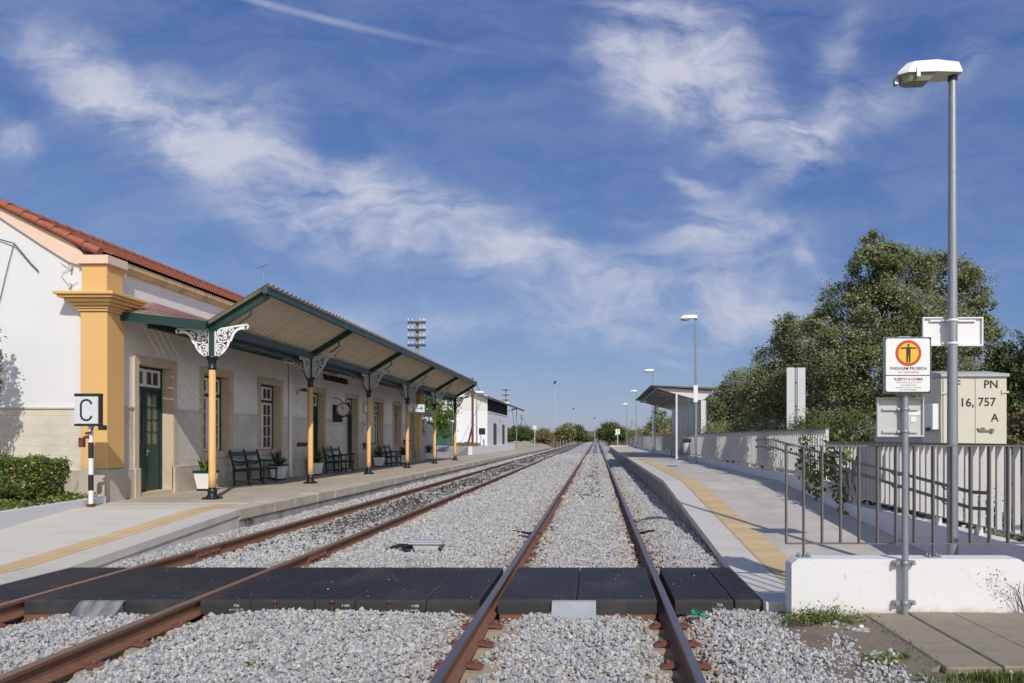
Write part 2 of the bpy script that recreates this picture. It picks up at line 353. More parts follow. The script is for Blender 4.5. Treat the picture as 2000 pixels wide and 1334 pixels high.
def blades(name,spots,mat,parent=None,h=.12,w=.008,lean=.5):
    v=[];n=len(spots)
    sp=np.asarray(spots,dtype=np.float32); an=rng.uniform(0,2*math.pi,n); hh=h*rng.uniform(.5,1.3,n); ln=lean*rng.uniform(.1,1.2,n)*hh
    dx=np.cos(an);dy=np.sin(an)
    p0=sp+np.stack([-dy*w,dx*w,0*dx],1); p1=sp+np.stack([dy*w,-dx*w,0*dx],1)
    m0=sp+np.stack([dx*ln*.35-dy*w*.7,dy*ln*.35+dx*w*.7,hh*.6],1); m1=sp+np.stack([dx*ln*.35+dy*w*.7,dy*ln*.35-dx*w*.7,hh*.6],1)
    t=sp+np.stack([dx*ln,dy*ln,hh],1)
    v=np.stack([p0,p1,m1,m0,t,t+np.array([0,0,.0005])],1).reshape(-1,3)
    i=np.arange(n)[:,None]*6
    f=np.concatenate([i+np.array([[0,1,2,3]]),i+np.array([[3,2,5,4]])],0)
    o=raw_obj(name,v,f,mat,parent); set_rnd(o,np.tile(np.clip(rng.normal(.5,.3,n),0,1),2)); return o
# ================================================================== ground, tracks, ballast
RAILS=[-5.72,-3.99,-1.063,.686]
C0,C1=7.32,9.17                                    # near and far edge of the boarded crossing
SMN=lambda t:np.clip(t,0,1)**2*(3-2*np.clip(t,0,1))
def hb(X,Y):
    X=np.asarray(X,dtype=np.float64); Y=np.asarray(Y,dtype=np.float64)
    dr=np.min(np.abs(X[...,None]-np.array(RAILS)),axis=-1)
    h=-.07-.095*np.exp(-(dr/.26)**2)
    ins=((X>RAILS[0])&(X<RAILS[1]))|((X>RAILS[2])&(X<RAILS[3])); h-=np.where(ins,.03,0)
    h-=.05*SMN((7.7-Y)/.5)
    h+=.018*np.sin(X*5.1+Y*2.3)*np.sin(Y*3.7-X*1.9)+.012*np.sin(X*11+1.3)*np.sin(Y*9.1)
    h=np.where(X>1.75,h+.05*SMN((X-1.75)/.4)*(Y<7.2),h)
    return h
def sheet(name,x0,x1,y0,y1,z,mat,kind='structure'):
    m=MB(); m.quad((x0,y0,z),(x1,y0,z),(x1,y1,z),(x0,y1,z)); return tag(m.build(name,mat),kind=kind)
def scrub():
    m,nt,b=newmat('scrub_ground'); L=nt.links; v=pos(nt)
    r=ramp(nt,[(.25,(.10,.10,.045)),(.45,(.20,.17,.09)),(.6,(.27,.22,.13)),(.8,(.12,.13,.05))],noise(nt,v,.15,9,.7))
    c=mix(nt,r.outputs[0],(.30,.26,.17),ramp(nt,[(.5,(0,0,0)),(.7,(.7,.7,.7))],noise(nt,v,2.5,7,.75)).outputs[0])
    L.new(c,b.inputs['Base Color']); b.inputs['Roughness'].default_value=1
    bp=nd(nt,'ShaderNodeBump',inp={'Strength':1.0,'Distance':.1}); L.new(noise(nt,v,12,7,.7),bp.inputs['Height']); L.new(bp.outputs[0],b.inputs['Normal']); return m
scrubm=scrub()
g=MB(); g.quad((-4000,-30,-.42),(4000,-30,-.42),(4000,6000,-.42),(-4000,6000,-.42)); tag(g.build('ground',scrubm),kind='structure')
sheet('yard',-60,-9.95,-5,125,.20,scrubm); sheet('yard_far',-60,-6.6,125,420,-.1,scrubm)
sheet('verge',4.5,80,7.2,150,.24,scrubm)
# bed grid
def grid(xs,ys,name,mat,kind):
    Xg,Yg=np.meshgrid(xs,ys); Z=hb(Xg,Yg)-.010
    v=np.stack([Xg,Yg,Z],-1).reshape(-1,3); nx,ny=len(xs),len(ys)
    i=(np.arange(ny-1)[:,None]*nx+np.arange(nx-1)[None,:]).ravel()
    f=np.stack([i,i+1,i+nx+1,i+nx],1); o=raw_obj(name,v,f,mat); o.data.polygons.foreach_set('use_smooth',[True]*len(f)); return tag(o,kind=kind)
grid(np.arange(-6.56,2.6,.07),np.concatenate([np.arange(3,24,.08),np.arange(24,60,.3),np.arange(60,430,4)]),'ballast_bed',ballm,'structure')
m=MB(); m.quad((2.5,2.5,-.09),(14,2.5,-.09),(14,7.19,-.06),(1.95,7.19,-.06)); m.quad((1.7,2.5,-.14),(2.5,2.5,-.09),(1.95,7.19,-.06),(1.6,7.19,-.13))
tag(m.build('dirt_verge',dirtm),kind='structure')
# crushed-stone ballast
def stones(name,regions,kind='stuff'):
    t=(1+5**.5)/2
    ico=np.array([(-1,t,0),(1,t,0),(-1,-t,0),(1,-t,0),(0,-1,t),(0,1,t),(0,-1,-t),(0,1,-t),(t,0,-1),(t,0,1),(-t,0,-1),(-t,0,1)])/1.9
    icf=np.array([(0,11,5),(0,5,1),(0,1,7),(0,7,10),(0,10,11),(1,5,9),(5,11,4),(11,10,2),(10,7,6),(7,1,8),(3,9,4),(3,4,2),(3,2,6),(3,6,8),(3,8,9),(4,9,5),(2,4,11),(6,2,10),(8,6,7),(9,8,1)])
    base=np.stack([ico*(1+rng.normal(0,.22,(12,1)))*np.array([1,rng.uniform(.65,.95),rng.uniform(.5,.8)])+rng.normal(0,.10,(12,3)) for _ in range(40)])
    PX=[];PR=[]
    for x0,x1,y0,y1,den,r0,r1 in regions:
        n=int((x1-x0)*(y1-y0)*den); x=rng.uniform(x0,x1,n); y=rng.uniform(y0,y1,n)
        k=~((y>C0-.03)&(y<C1+.03)&(x>-6.5)&(x<1.68))
        k&=~((x>1.68)&(y>7.15))
        lim=1.86+.25*np.clip((6.9-y)/2.5,0,1)+.10*np.sin(y*4)
        k&=~((x>lim)&(rng.random(n)<np.clip((x-lim)*3.2+.25,0,.985)))
        dr=np.min(np.abs(x[:,None]-np.array(RAILS)),1); k&=dr>.095
        near_sl=(np.abs(((y-.30)%.6)-.3)<.10)&(dr<.36); k&=~(near_sl&(rng.random(n)<.55))
        x,y=x[k],y[k]; r=rng.uniform(r0,r1,len(x))*np.where(rng.random(len(x))<.06,1.45,1)
        z=hb(x,y)+rng.uniform(-.012,.022,len(x)); PX.append(np.stack([x,y,z],1)); PR.append(r)
    C=np.concatenate(PX);R=np.concatenate(PR); n=len(C)
    q=rng.normal(size=(n,4)); q/=np.linalg.norm(q,axis=1,keepdims=True); w,a,b,c=q.T
    rot=np.stack([1-2*(b*b+c*c),2*(a*b-w*c),2*(a*c+w*b),2*(a*b+w*c),1-2*(a*a+c*c),2*(b*c-w*a),2*(a*c-w*b),2*(b*c+w*a),1-2*(a*a+b*b)],1).reshape(n,3,3)
    v=np.einsum('nij,nkj->nki',rot,base[rng.integers(0,40,n)])*R[:,None,None]+C[:,None,:]
    f=icf[None]+np.arange(n)[:,None,None]*12
    o=raw_obj(name,v.reshape(-1,3),f.reshape(-1,3),stonem); 
    rv=rng.random(n); st=.55+.45*np.sin(C[:,1]*.9+1)*np.sin(C[:,1]*.37+C[:,0]*2); dark=np.exp(-((C[:,0]+4.85)/.55)**4)*np.clip((C[:,1]-10)/7,0,1)*(.35+.6*st)+np.exp(-((C[:,0]+.19)/.35)**2)*(C[:,1]>20)*.35*st
    brown=(np.min(np.abs(C[:,0][:,None]-np.array(RAILS)),1)<.36)&(rng.random(n)<.30)
    rv=np.where(rng.random(n)<dark,.12*rng.random(n),np.where(dark>.28,.15+.3*rv,np.where(brown,.88+.12*rng.random(n),.14+.80*rv))); set_rnd(o,np.repeat(rv,20)); return tag(o,kind=kind)
stones('ballast_gravel',[(-6.3,2.9,3.9,10.5,1500,.012,.0255),(-6.45,1.68,10.5,19,850,.018,.031),(-6.45,1.68,19,34,270,.034,.055),(-6.45,1.68,34,48,120,.05,.075),(-6.45,1.68,48,75,45,.07,.10)])
stones('scattered_gravel',[(2.0,3.3,4.2,6.8,160,.004,.018),(2.4,4.2,5.2,6.84,70,.003,.008)])

# rails
PROF=[(-.07,-.165),(.07,-.165),(.07,-.152),(.022,-.135),(.009,-.12),(.009,-.05),(.034,-.036),(.036,-.008),(.028,0),(-.028,0),(-.036,-.008),(-.034,-.036),(-.009,-.05),(-.009,-.12),(-.022,-.135),(-.07,-.152)]
def track(name,label,cx,rails,topm,n_sl,y0=1.8,y1=430):
    r=thing(name,label,'railway track',(cx,0,-.165),'station tracks')
    for x in rails:
        o=MB(); o.prism(PROF,lambda u,v,w:(x+u,w,v),y0,y1)
        o=o.build('rail',[rust,topm],r)
        me=o.data
        for p in me.polygons:
            if abs(p.normal.z)>.5 and p.center.z+(-.165)>-.02: p.material_index=1
    for k in range(n_sl):
        y=2.1+.6*k
        if C0-.1<y<C1+.1: continue
        s=MB(); s.prism([(-1.3,-.36),(1.3,-.36),(1.3,-.215),(.95,-.172),(.55,-.178),(0,-.20),(-.55,-.178),(-.95,-.172),(-1.3,-.215)],lambda u,v,w:(cx+u,w,v),y-.12,y+.12)
        so=s.build('sleeper',sleeper_m,r,bevel=.012 if y<14 else 0,seg=1)
        if y<34:
            for x in rails:
                p=MB()
                for sg in (-1,1):
                    p.prism([(sg*.06,-.150),(sg*.18,-.172),(sg*.195,-.160),(sg*.17,-.143),(sg*.11,-.130),(sg*.06,-.136)],lambda u,v,w:(x+u,w,v),y-.055,y+.055)
                    if y<14:
                        p.lathe((x+sg*.135,y,-.14),[(.022,0),(.022,.022),(.012,.024),(.012,.036)],6)
                p.build('rail_clip',redplate,so)
    return r
tl=track('railway_track','brown rusted track beside the old station platform, with oil stained ballast between its rails',-4.855,RAILS[:2],railtop2,60)
tr=track('railway_track','track with one bluish polished rail head running beside the low ramped platform',-.19,RAILS[2:],railtop,70)
for x,y in ((RAILS[0],10.9),(RAILS[1],10.55)):
    p=MB()
    for sg in (-1,1):
        p.box(x+sg*.011 if sg>0 else x-.034,x+.034 if sg>0 else x-.011,y-.32,y+.32,-.128,-.042)
        for q in (-.24,-.10,.10,.24): p.tube([(x+sg*.03,y+q,-.085),(x+sg*.062,y+q,-.085)],.017,6)
    p.build('fishplate',rust,tl)
# far siding
sd=thing('railway_track','distant siding track curving out from behind the end of the ramped platform','railway track',(3.4,110,-.165),'station tracks')
for x in (2.55,4.3):
    o=MB(); pts=[(x+.9*((d-112)/100)**2*(-1),d) for d in range(112,330,12)]
    for (xa,ya),(xb,yb) in zip(pts,pts[1:]): o.bar((xa,ya,-.06),(xb,yb,-.06),.07,.14)
    o.build('rail',rust,sd)

# crossing panels
def panel(x0,x1,label,chalks=(),rods=(),ribs=True):
    r=thing('crossing_panel',label,'rubber panel',((x0+x1)/2,C0,-.145),'rubber panels of the foot crossing')
    x0+=.004;x1-=.004; pr=[(x0,-.145),(x1,-.145),(x1,-.012)]
    n=int((x1-x0-.03)/.028); st=(x1-x0-.03)/n
    for k in range(n,0,-1):
        xa=x0+.015+st*k
        if ribs: pr+=[(xa,-.004),(xa-st*.62,-.004),(xa-st*.66,-.010),(xa-st*.96,-.010)]
    pr+=[(x0+.012,-.004),(x0,-.012)]
    m=MB(); m.prism(pr,lambda u,v,w:(u,w,v),C0+.03,C1)
    # front lip with its chamfer
    m.add([(x0,C0,-.145),(x1,C0,-.145),(x1,C0,-.03),(x0,C0,-.03),(x0,C0+.029,-.004),(x1,C0+.029,-.004),(x0,C0+.029,-.145),(x1,C0+.029,-.145)],[(0,1,2,3),(3,2,5,4),(0,3,4,6),(1,7,5,2)])
    m.build('panel_body',rubber,r)
    for t,x,z,sz in chalks: text_mesh(t,sz,'chalk_text',chalk,r,(x,C0-.002,z),wx=1.15)
    for x in rods:
        q=MB(); q.tube([(x,C0-.016,-.155),(x,C0-.016,-.02)],.0065,6); q.lathe((x,C0-.016,-.026),[(.020,0),(.020,.018),(.014,.026)],8); q.build('tie_rod',rustpost,r)
    return r
panel(-6.49,-5.80,'black rubber panel between the old platform ramp and the track',ribs=True)
panel(-5.645,-4.86,'rubber panel inside the old platform track, behind a smeared deflector plate')
panel(-4.86,-4.065,'rubber panel inside the old platform track, touching its right rail')
panel(-3.91,-3.41,'rubber panel chalked 726, right against the old platform track',[('726',-3.55,-.058,.035),('6-1-16-15',-3.55,-.098,.03)])
panel(-3.41,-2.78,'unmarked rubber panel with one tie rod, between the two tracks',(),(-3.16,))
panel(-2.78,-2.38,'narrow rubber panel chalked 1100 with one tie rod',[('1100',-2.475,-.058,.035),('6-1-16-58',-2.475,-.105,.028)],(-2.60,))
panel(-2.38,-1.68,'wide rubber panel chalked 1100 and 6-1-16-59 with one tie rod',[('1100',-1.79,-.062,.035),('6-1-16-59',-1.83,-.105,.03)],(-2.04,))
panel(-1.68,-1.15,'unmarked rubber panel rust stained against the polished rail')
panel(-.975,-.2,'ribbed rubber panel just left of the clean grey deflector plate')
panel(-.2,.60,'ribbed rubber panel partly behind the clean grey deflector plate')
panel(.775,1.355,'ribbed rubber panel chalked 726 beside the ramped platform track',[('726',1.215,-.052,.035),('6-1-16-15',1.21,-.088,.03)])
panel(1.365,1.64,'narrow ribbed end panel against the concrete platform ramp')
for xa,xb,l in ((-5.62,-4.1,'rusty steel edge beam under the crossing between the old track rails'),(-3.85,-1.2,'long rusty edge beam under the crossing between the two tracks'),(-.95,.58,'brown edge beam under the crossing behind the clean deflector plate')):
    b=MB(); b.box(xa,xb,C0-.03,C0+.04,-.20,-.146); b.box(xa,xb,C0-.06,C0-.03,-.20,-.185); tag(b.build('edge_beam',rust),l,'steel beam','edge beams of the crossing')
# deflector plates: bent sheet with side cheeks
def deflector(x,label,mat,smear=False):
    r=thing('deflector_plate',label,'metal plate',(x,C0-.1,-.17),'deflector plates')
    w=.215; m=MB()
    m.prism([(-.30,-.185),(-.29,-.190),(-.045,-.010),(-.005,-.004),(-.005,-.010),(-.05,-.020)],lambda u,v,q:(x+q,C0+u,v),-w,w)
    m.build('bent_sheet',mat,r)
    c=MB()
    for sg in (-1,1): c.prism([(-.27,-.185),(-.05,-.025),(-.008,-.012),(-.008,-.185)],lambda u,v,q:(x+q,C0+u,v),sg*(w-.03)-.004,sg*(w-.03)+.004)
    c.build('side_cheek',cabgrey,r); return r
platem=M('plate_grey',(.34,.36,.37),.55,.1,6,dirt=(.20,.22,.23),dscale=5,damt=.6)
smearm=M('plate_smeared',(.24,.25,.25),.5,.14,8,dirt=(.05,.055,.06),dscale=3.2,damt=.9,stretch=(1.6,.4,.4),dlo=.45,dhi=.62)
deflector(-4.85,'grey metal deflector plate with a dark smear, between the old platform track rails',smearm)
deflector(-.22,'clean grey metal deflector plate with paper at its foot, between the rails',platem)
pp=MB(); pp.prism([(-.14,0),(.19,.01),(.2,.035),(.15,.05),(.02,.04),(-.13,.02)],lambda u,v,w:(-.2+u,7.0-v*.4,-.175+v+w),0,.003); pp.box(-.06,-.01,6.985,6.989,-.158,-.142,1)
tag(pp.build('paper_scrap',[signw,M('faded_blue_print',(.35,.45,.62),.6)]),'crumpled white paper scrap lying against the clean deflector plate','paper')
gb=MB()
for k in range(14):
    a=Vector((.985+random.uniform(-.06,.06),7.12+random.uniform(-.07,.07),-.115+random.uniform(0,.05)))
    gb.add([a,a+Vector((random.uniform(-.06,.06),random.uniform(-.05,.05),.03)),a+Vector((random.uniform(-.05,.05),random.uniform(-.06,.06),.0)),a+Vector((.02,-.03,-.02))],[(0,1,2),(0,2,3)])
tag(gb.build('plastic_bag',M('green_plastic',(.02,.34,.20),.35)),'scrap of green plastic lying beside the right rail below the crossing','plastic scrap')
# cable joint box in the ballast
r=thing('junction_box','low grey concrete junction box sitting in the ballast between the tracks','junction box',P(832,1066,11.0)[:2]+(-.1,))
bx=P(836,1066,11.0)[0]; m=MB(); m.box(bx-.19,bx+.19,10.85,11.1,-.12,.035); m.box(bx-.245,bx+.245,10.82,11.13,.037,.062); m.box(bx-.22,bx+.22,10.86,11.09,.064,.085); m.build('box_body',cabgrey,r,bevel=.006,seg=1)
m=MB(); m.tube([(bx-.18,10.95,-.02),(bx-.28,10.95,.0),(bx-.42,10.98,.005),(bx-.55,10.96,-.03),(bx-.62,10.93,-.06)],[.03,.035,.03,.02,.012],7); m.tube([(bx+.17,10.86,-.03),(bx+.24,10.84,-.05),(bx+.22,10.8,-.1)],.025,7); m.tube([(bx-.17,10.86,-.04),(bx-.26,10.82,-.06),(bx-.33,10.88,-.02)],.04,7); m.build('cable',black_iron,r)
for (a,b,c,l) in (((1002,1014,13),(1030,1010,13.2),(1056,1006,13.4),'black cable loop lying left of the polished rail, far from the crossing'),((1012,1031,12.6),(1034,1028,12.6),(1048,1026,12.6),'short black cable lying left of the polished rail, nearer the crossing'),((1230,1011,13.6),(1250,1016,13.3),(1278,1018,13.2),'black cable on the ballast between right rail and platform')):
    pts=[P(*q) for q in (a,b,c)]; pts=[(x,y,float(hb(x,y))+.045) for x,y,z in pts]
    o=MB(); o.tube(pts,[.012,.022,.018],6); tag(o.build('cable',black_iron),l,'cable')
# ------------------------------------------------------------------ right platform
deckm=grid_mat('platform_slabs',(.60,.565,.505),(.42,.40,.36),1.2,.64,.0,'YX',.025,.85,.15,.006,origin=(2.5,9.08,0))
ys=[7.2,9.08,18.2,92.0]; zs=[0,0,ZR,ZR]
def strip(mb,x0,x1,ys,zs,dz=0,m=0):
    for (ya,za),(yb,zb) in zip(zip(ys,zs),list(zip(ys,zs))[1:]): mb.quad((x0,ya,za+dz),(x1,ya,za+dz),(x1,yb,zb+dz),(x0,yb,zb+dz),m)
def solid_strip(mb,x0,x1,ys,zs,th,m=0,bottom=None):
    """an extruded strip with thickness th (or a flat bottom)"""
    n=len(ys); T=[(y,z) for y,z in zip(ys,zs)]; B=[(y,(z-th) if bottom is None else bottom) for y,z in zip(ys,zs)]
    mb.prism(T+B[::-1],lambda u,v,w:(w,u,v),x0,x1,m)
tactz=.004
m=MB(); solid_strip(m,2.07,4.45,ys,zs,0,0,-.41); m.build('platform_deck',deckm)
bpy.data.objects['platform_deck']['kind']='structure'
m=MB(); solid_strip(m,1.645,2.068,ys,zs,.10); o=m.build('platform_coping',conc,bevel=.012); o['kind']='structure'
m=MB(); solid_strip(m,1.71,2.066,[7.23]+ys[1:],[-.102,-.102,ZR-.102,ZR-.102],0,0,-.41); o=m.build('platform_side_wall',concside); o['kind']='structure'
m=MB(); strip(m,2.075,2.50,[8.0,9.08,18.2,90],[0,0,ZR,ZR],tactz); o=m.build('tactile_strip',tac); o['kind']='structure'
m=MB(); m.quad((2.5,18.12,ZR+.004),(4.4,18.12,ZR+.004),(4.4,18.26,ZR+.006),(2.5,18.26,ZR+.006)); o=m.build('ramp_edge_band',M('pale_band',(.70,.69,.66),.8)); o['kind']='structure'
m=MB(); m.box(1.6,4.3,92.0,92.5,-.3,ZR+.08); tag(m.build('end_kerb',wallw),'white painted kerb closing the far end of the ramped platform','kerb')
# ------------------------------------------------------------------ left platform and ramp
lys=[3.0,9.15,13.55]; lzs=[0,0,ZL]
m=MB(); solid_strip(m,-10.2,-6.93,lys+[14.9],lzs+[ZL+.0005],0,0,-.41); o=m.build('platform_ramp',M('ramp_concrete',(.62,.58,.49),.85,.05,2.5,dirt=(.45,.41,.35),dscale=1.3,damt=.6,bump=.12,stretch=(.4,2.2,1))); o['kind']='structure'
m=MB(); solid_strip(m,-6.928,-6.5,lys,lzs,.11); o=m.build('ramp_coping',rampconc,bevel=.012); o['kind']='structure'
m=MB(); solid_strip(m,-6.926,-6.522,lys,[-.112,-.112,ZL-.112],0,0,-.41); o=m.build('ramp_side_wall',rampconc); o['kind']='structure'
m=MB(); strip(m,-7.40,-6.98,[4,9.15,13.55,14.5],[0,0,ZL,ZL+.001],tactz); o=m.build('tactile_strip',tac); o['kind']='structure'
m=MB(); solid_strip(m,-16,-6.952,[14.902,105],[ZL,ZL],0,0,-.41); solid_strip(m,-6.951,-6.94,[13.552,14.9],[ZL-.003,ZL-.003],0,0,-.41)
oldplat=grid_mat('old_platform_slabs',(.52,.455,.365),(.30,.26,.20),3.0,.95,.3,'YX',.06,.9,.3,.008); o=m.build('old_platform',oldplat); o['kind']='structure'
m=MB()
y=13.555; k=0
while y<105:
    L=random.uniform(.9,1.5) if y<45 else 6; dx=random.uniform(-.012,.012)
    m.box(-6.95,-6.50+dx,y,min(y+L-.008,105),ZL-.20,ZL+random.uniform(-.004,.01)); y+=L
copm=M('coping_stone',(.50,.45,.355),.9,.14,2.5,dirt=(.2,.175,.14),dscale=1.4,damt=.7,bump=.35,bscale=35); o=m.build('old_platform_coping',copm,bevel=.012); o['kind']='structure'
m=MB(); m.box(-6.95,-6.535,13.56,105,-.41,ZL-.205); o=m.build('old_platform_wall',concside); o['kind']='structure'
m=MB(); m.quad((-9.6,14.42,ZL+.005),(-7.42,14.42,ZL+.005),(-7.42,14.56,ZL+.005),(-9.7,14.56,ZL+.005)); o=m.build('ramp_edge_band',M('pale_band_old',(.66,.63,.57),.85,.08)); o['kind']='structure'
# planting bed behind the ramp
m=MB(); m.add([(x,y,z) for z in (-.41,.43) for x,y in ((-9.02,9.0),(-9.28,11.5),(-9.74,14.75),(-9.98,14.75),(-9.53,11.5),(-9.27,9.0))],[(5,4,3,2,1,0),(6,7,8,9,10,11)]+[(i,(i+1)%6,6+(i+1)%6,6+i) for i in range(6)]); tag(m.build('bed_kerb',wallw),'low white kerb holding the hedge bed beside the platform ramp','kerb')
m=MB(); m.prism([(-16,9),(-9.28,9),(-9.54,11.5),(-9.98,14.74),(-10.0,15.1),(-16,15.1)],lambda u,v,w:(u,v,w),-.41,.395); tag(m.build('bed_soil',dirtm),kind='structure')
# old slabs at lower right
m=MB()
xs=[2.46,2.86,3.27,3.66,4.07,4.5]
for a,b in zip(xs,xs[1:]): m.box(a+.004,b-.004,5.2+random.uniform(-.03,.03),6.83,-.2,-.012+random.uniform(-.006,.006))
m.prism([(2.25,-.16),(2.455,-.16),(2.455,-.02)],lambda u,v,w:(u,w,v),5.3,6.8)
o=m.build('slab_pavement',slab,bevel=.008,seg=1); o['kind']='structure'

# grit lying on the rubber panels and stones in the flangeways
gm_=MB()
for k in range(70):
    x=random.uniform(-6.4,1.6); y=random.uniform(C0+.05,C1-.03)
    if min(abs(x-q) for q in RAILS)<.1: continue
    r=random.uniform(.003,.007)*(1 if random.random()<.9 else 1.7); gm_.lathe((x,y,-.004),[(r*.6,0),(r,r*.4),(r*.5,r*.9)],5,smooth=False)
tag(gm_.build('panel_grit',M('grit',(.45,.43,.40),.9,.3,40)),kind='stuff')
# ================================================================== station building
XW=-10.1; Y0,Y1=15.16,42.4; ZE=5.22
B=thing('station_building','white station building with ochre corner pilaster and red tiled roof','building',(XW,15.2,ZL))
OPEN=[('door',16.35,17.66,ZL+.08,3.23),('window',19.05,20.42,1.235,3.24),('window',22.28,23.70,1.235,3.24),('door',26.1,27.5,ZL+.06,3.23),
      ('door',30.0,31.32,ZL+.06,3.23),('window',33.7,35.05,1.235,3.24),('window',36.9,38.25,1.235,3.24),('door',40.2,41.3,ZL+.06,3.23)]
RW=.17; REC=.24
def facade(name,mat,z0,z1,x):
    ys=sorted({15.63,Y1}|{q for o in OPEN for q in (o[1]-RW+.01,o[2]+RW-.01)}); m=MB()
    for a,b in zip(ys,ys[1:]):
        mid=(a+b)/2; hole=[o for o in OPEN if o[1]-RW<mid<o[2]+RW]; segs=[(z0,z1)]
        if hole:
            h=hole[0]; lo,hi=(h[3]-RW if h[0]=='window' else -1),h[4]+RW-.01; segs=[]
            if lo>z0: segs.append((z0,min(lo,z1)))
            if hi<z1: segs.append((max(hi,z0),z1))
        if not segs and m.f: m.build(name,mat,B); m=MB()
        for u,v in segs:
            if v-u>1e-3: m.quad((x,a,u),(x,b,u),(x,b,v),(x,a,v))
    if m.f: m.build(name,mat,B)
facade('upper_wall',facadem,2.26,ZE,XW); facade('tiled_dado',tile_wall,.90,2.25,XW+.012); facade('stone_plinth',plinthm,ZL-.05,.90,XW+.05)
m=MB(); m.prism([(2.235,0),(2.235,.03),(2.27,.03),(2.27,0)],lambda z,x,w:(XW+.012+x,w,z),15.63,16.16)
prev=None
edges=[15.63]+[q for o in OPEN for q in (o[1]-RW,o[2]+RW)]+[Y1]
for a,b in zip(edges[2::2],edges[3::2]): m.prism([(2.235,0),(2.235,.03),(2.27,.03),(2.27,0)],lambda z,x,w:(XW+.012+x,w,z),a+.01,b-.01)
m.build('dado_moulding',tile_wall,B)
m=MB()   # ledge on top of the plinth
for a,b in zip(edges[0::2],edges[1::2]): m.box(XW-.02,XW+.055,a+.012,b-.012,.885,.905)
m.build('plinth_ledge',plinthm,B)
# gable end towards the camera, body, back
RIX,RIZ=-12.25,6.42                                 # ridge
m=MB(); xl=-14.4
m.add([(XW-.2,Y0,2.2),(xl,Y0,2.2),(xl,Y0,5.22),(RIX,Y0,RIZ-.12),(XW-.2,Y0,ZE+.02)],[(0,1,2,3,4)])
m.quad((xl,Y0,0),(xl,Y1,0),(xl,Y1,ZE),(xl,Y0,ZE)); m.add([(XW,Y1,0),(xl,Y1,0),(xl,Y1,5.22),(RIX,Y1,RIZ-.12),(XW,Y1,ZE)],[(0,1,2,3,4)])
m.build('gable_wall',white,B)
m=MB(); m.quad((XW-.2,Y0-.012,0.2),(xl,Y0-.012,0.2),(xl,Y0-.012,2.2),(XW-.2,Y0-.012,2.2)); m.box(xl,XW-.38,Y0-.045,Y0-.012,2.19,2.22); m.build('tiled_gable_dado',tile_gable,B)
m=MB(); m.box(xl,XW+.02,Y0-.05,Y0+.02,.0,.93); m.build('gable_plinth',plinthm,B)
# pilasters
def pilaster(y0,y1,xr):
    m=MB(); m.box(XW-.37,xr,y0,y1,.96,4.16); m.box(XW-.36,xr-.02,y0+.02,y1-.02,4.53,5.12); m.build('pilaster',yellow,B,bevel=.012)
    m=MB(); m.box(XW-.39,xr+.03,y0-.03,y1+.01,ZL-.1,.955); m.build('pilaster_base',plinthm,B,bevel=.01)
    m=MB()
    for k,(e,z0,z1) in enumerate(((.04,4.163,4.21),(.07,4.212,4.27),(.13,4.272,4.33),(.20,4.332,4.40),(.28,4.402,4.455),(.33,4.457,4.52))): m.box(XW-.37-e,xr+e,y0-e,y1+e*.9,z0,z1)
    m.build('capital',yellow,B,bevel=.012)
    m=MB(); m.box(XW-.41,xr+.05,y0-.05,y1+.04,5.122,5.30); m.build('pilaster_cap',pink,B,bevel=.01)
pilaster(15.06,15.62,-9.93); pilaster(41.6,42.35,-9.93)
# rake band, eave cornice
m=MB(); rk=[(XW-.41,5.30),(-10.75,5.46),(-11.3,5.80),(RIX,6.47)]; lo=[(RIX,6.16),(-11.25,5.50),(-10.72,5.17),(XW-.41,5.11)]
m.prism(rk+lo,lambda u,v,w:(u,w,v),Y0-.07,Y0+.1); m.prism([(2*RIX-u,v) for u,v in rk]+[(2*RIX-u,v) for u,v in lo],lambda u,v,w:(u,w,v),Y0-.07,Y0+.1); m.build('rake_band',pink,B)
m=MB(); m.prism([(XW-.05,5.10),(XW+.06,5.10),(XW+.09,5.15),(XW+.16,5.20),(XW+.16,5.30),(XW-.05,5.30)],lambda u,v,w:(u,w,v),15.68,Y1+.1); m.build('eave_cornice',corn,B)
m=MB(); m.prism([(XW,4.48),(XW+.05,4.48),(XW+.07,4.53),(XW,4.56)],lambda u,v,w:(u,w,v),15.95,41); m.build('string_course',concold,B)
# roof tiles: rows of pan tiles stepping down the slope
def tiled(x_top,z_top,x_bot,z_bot,y0,y1,rows):
    vs=[];fs=[]; per=.125; sub=6; n=int((y1-y0)/per*sub)
    Y=np.linspace(y0,y1,n); wv=.022*np.abs(np.sin(np.pi*(Y-y0)/per))
    rowsv=[]
    for k in range(rows):
        for t,dz in ((k/rows,.0),((k+1.02)/rows,.022)):
            x=x_top+(x_bot-x_top)*t; z=z_top+(z_bot-z_top)*t+dz; rowsv.append(np.stack([np.full(n,x),Y,z+wv],1))
    v=np.concatenate(rowsv); i=np.arange(n-1)
    f=np.concatenate([np.stack([i+r*n,i+r*n+1,i+(r+1)*n+1,i+(r+1)*n],1) for r in range(2*rows-1)])
    return v,f
v,f=tiled(RIX,RIZ-.03,XW+.20,5.32,Y0+.0,Y1+.1,12); o=raw_obj('roof',v,f,terra,B)
v,f=tiled(RIX,RIZ-.03,2*RIX-XW-.2,5.32,Y0-.1,Y1+.1,7); raw_obj('roof',v,f,terra,B)
m=MB(); y=Y0-.12
while y<Y1: m.tube([(RIX,y,RIZ-.005),(RIX,y+.44,RIZ-.03)],[.105,.088],10); y+=.40
m.build('ridge_tiles',terra,o)
m=MB()  # verge tiles at the gable
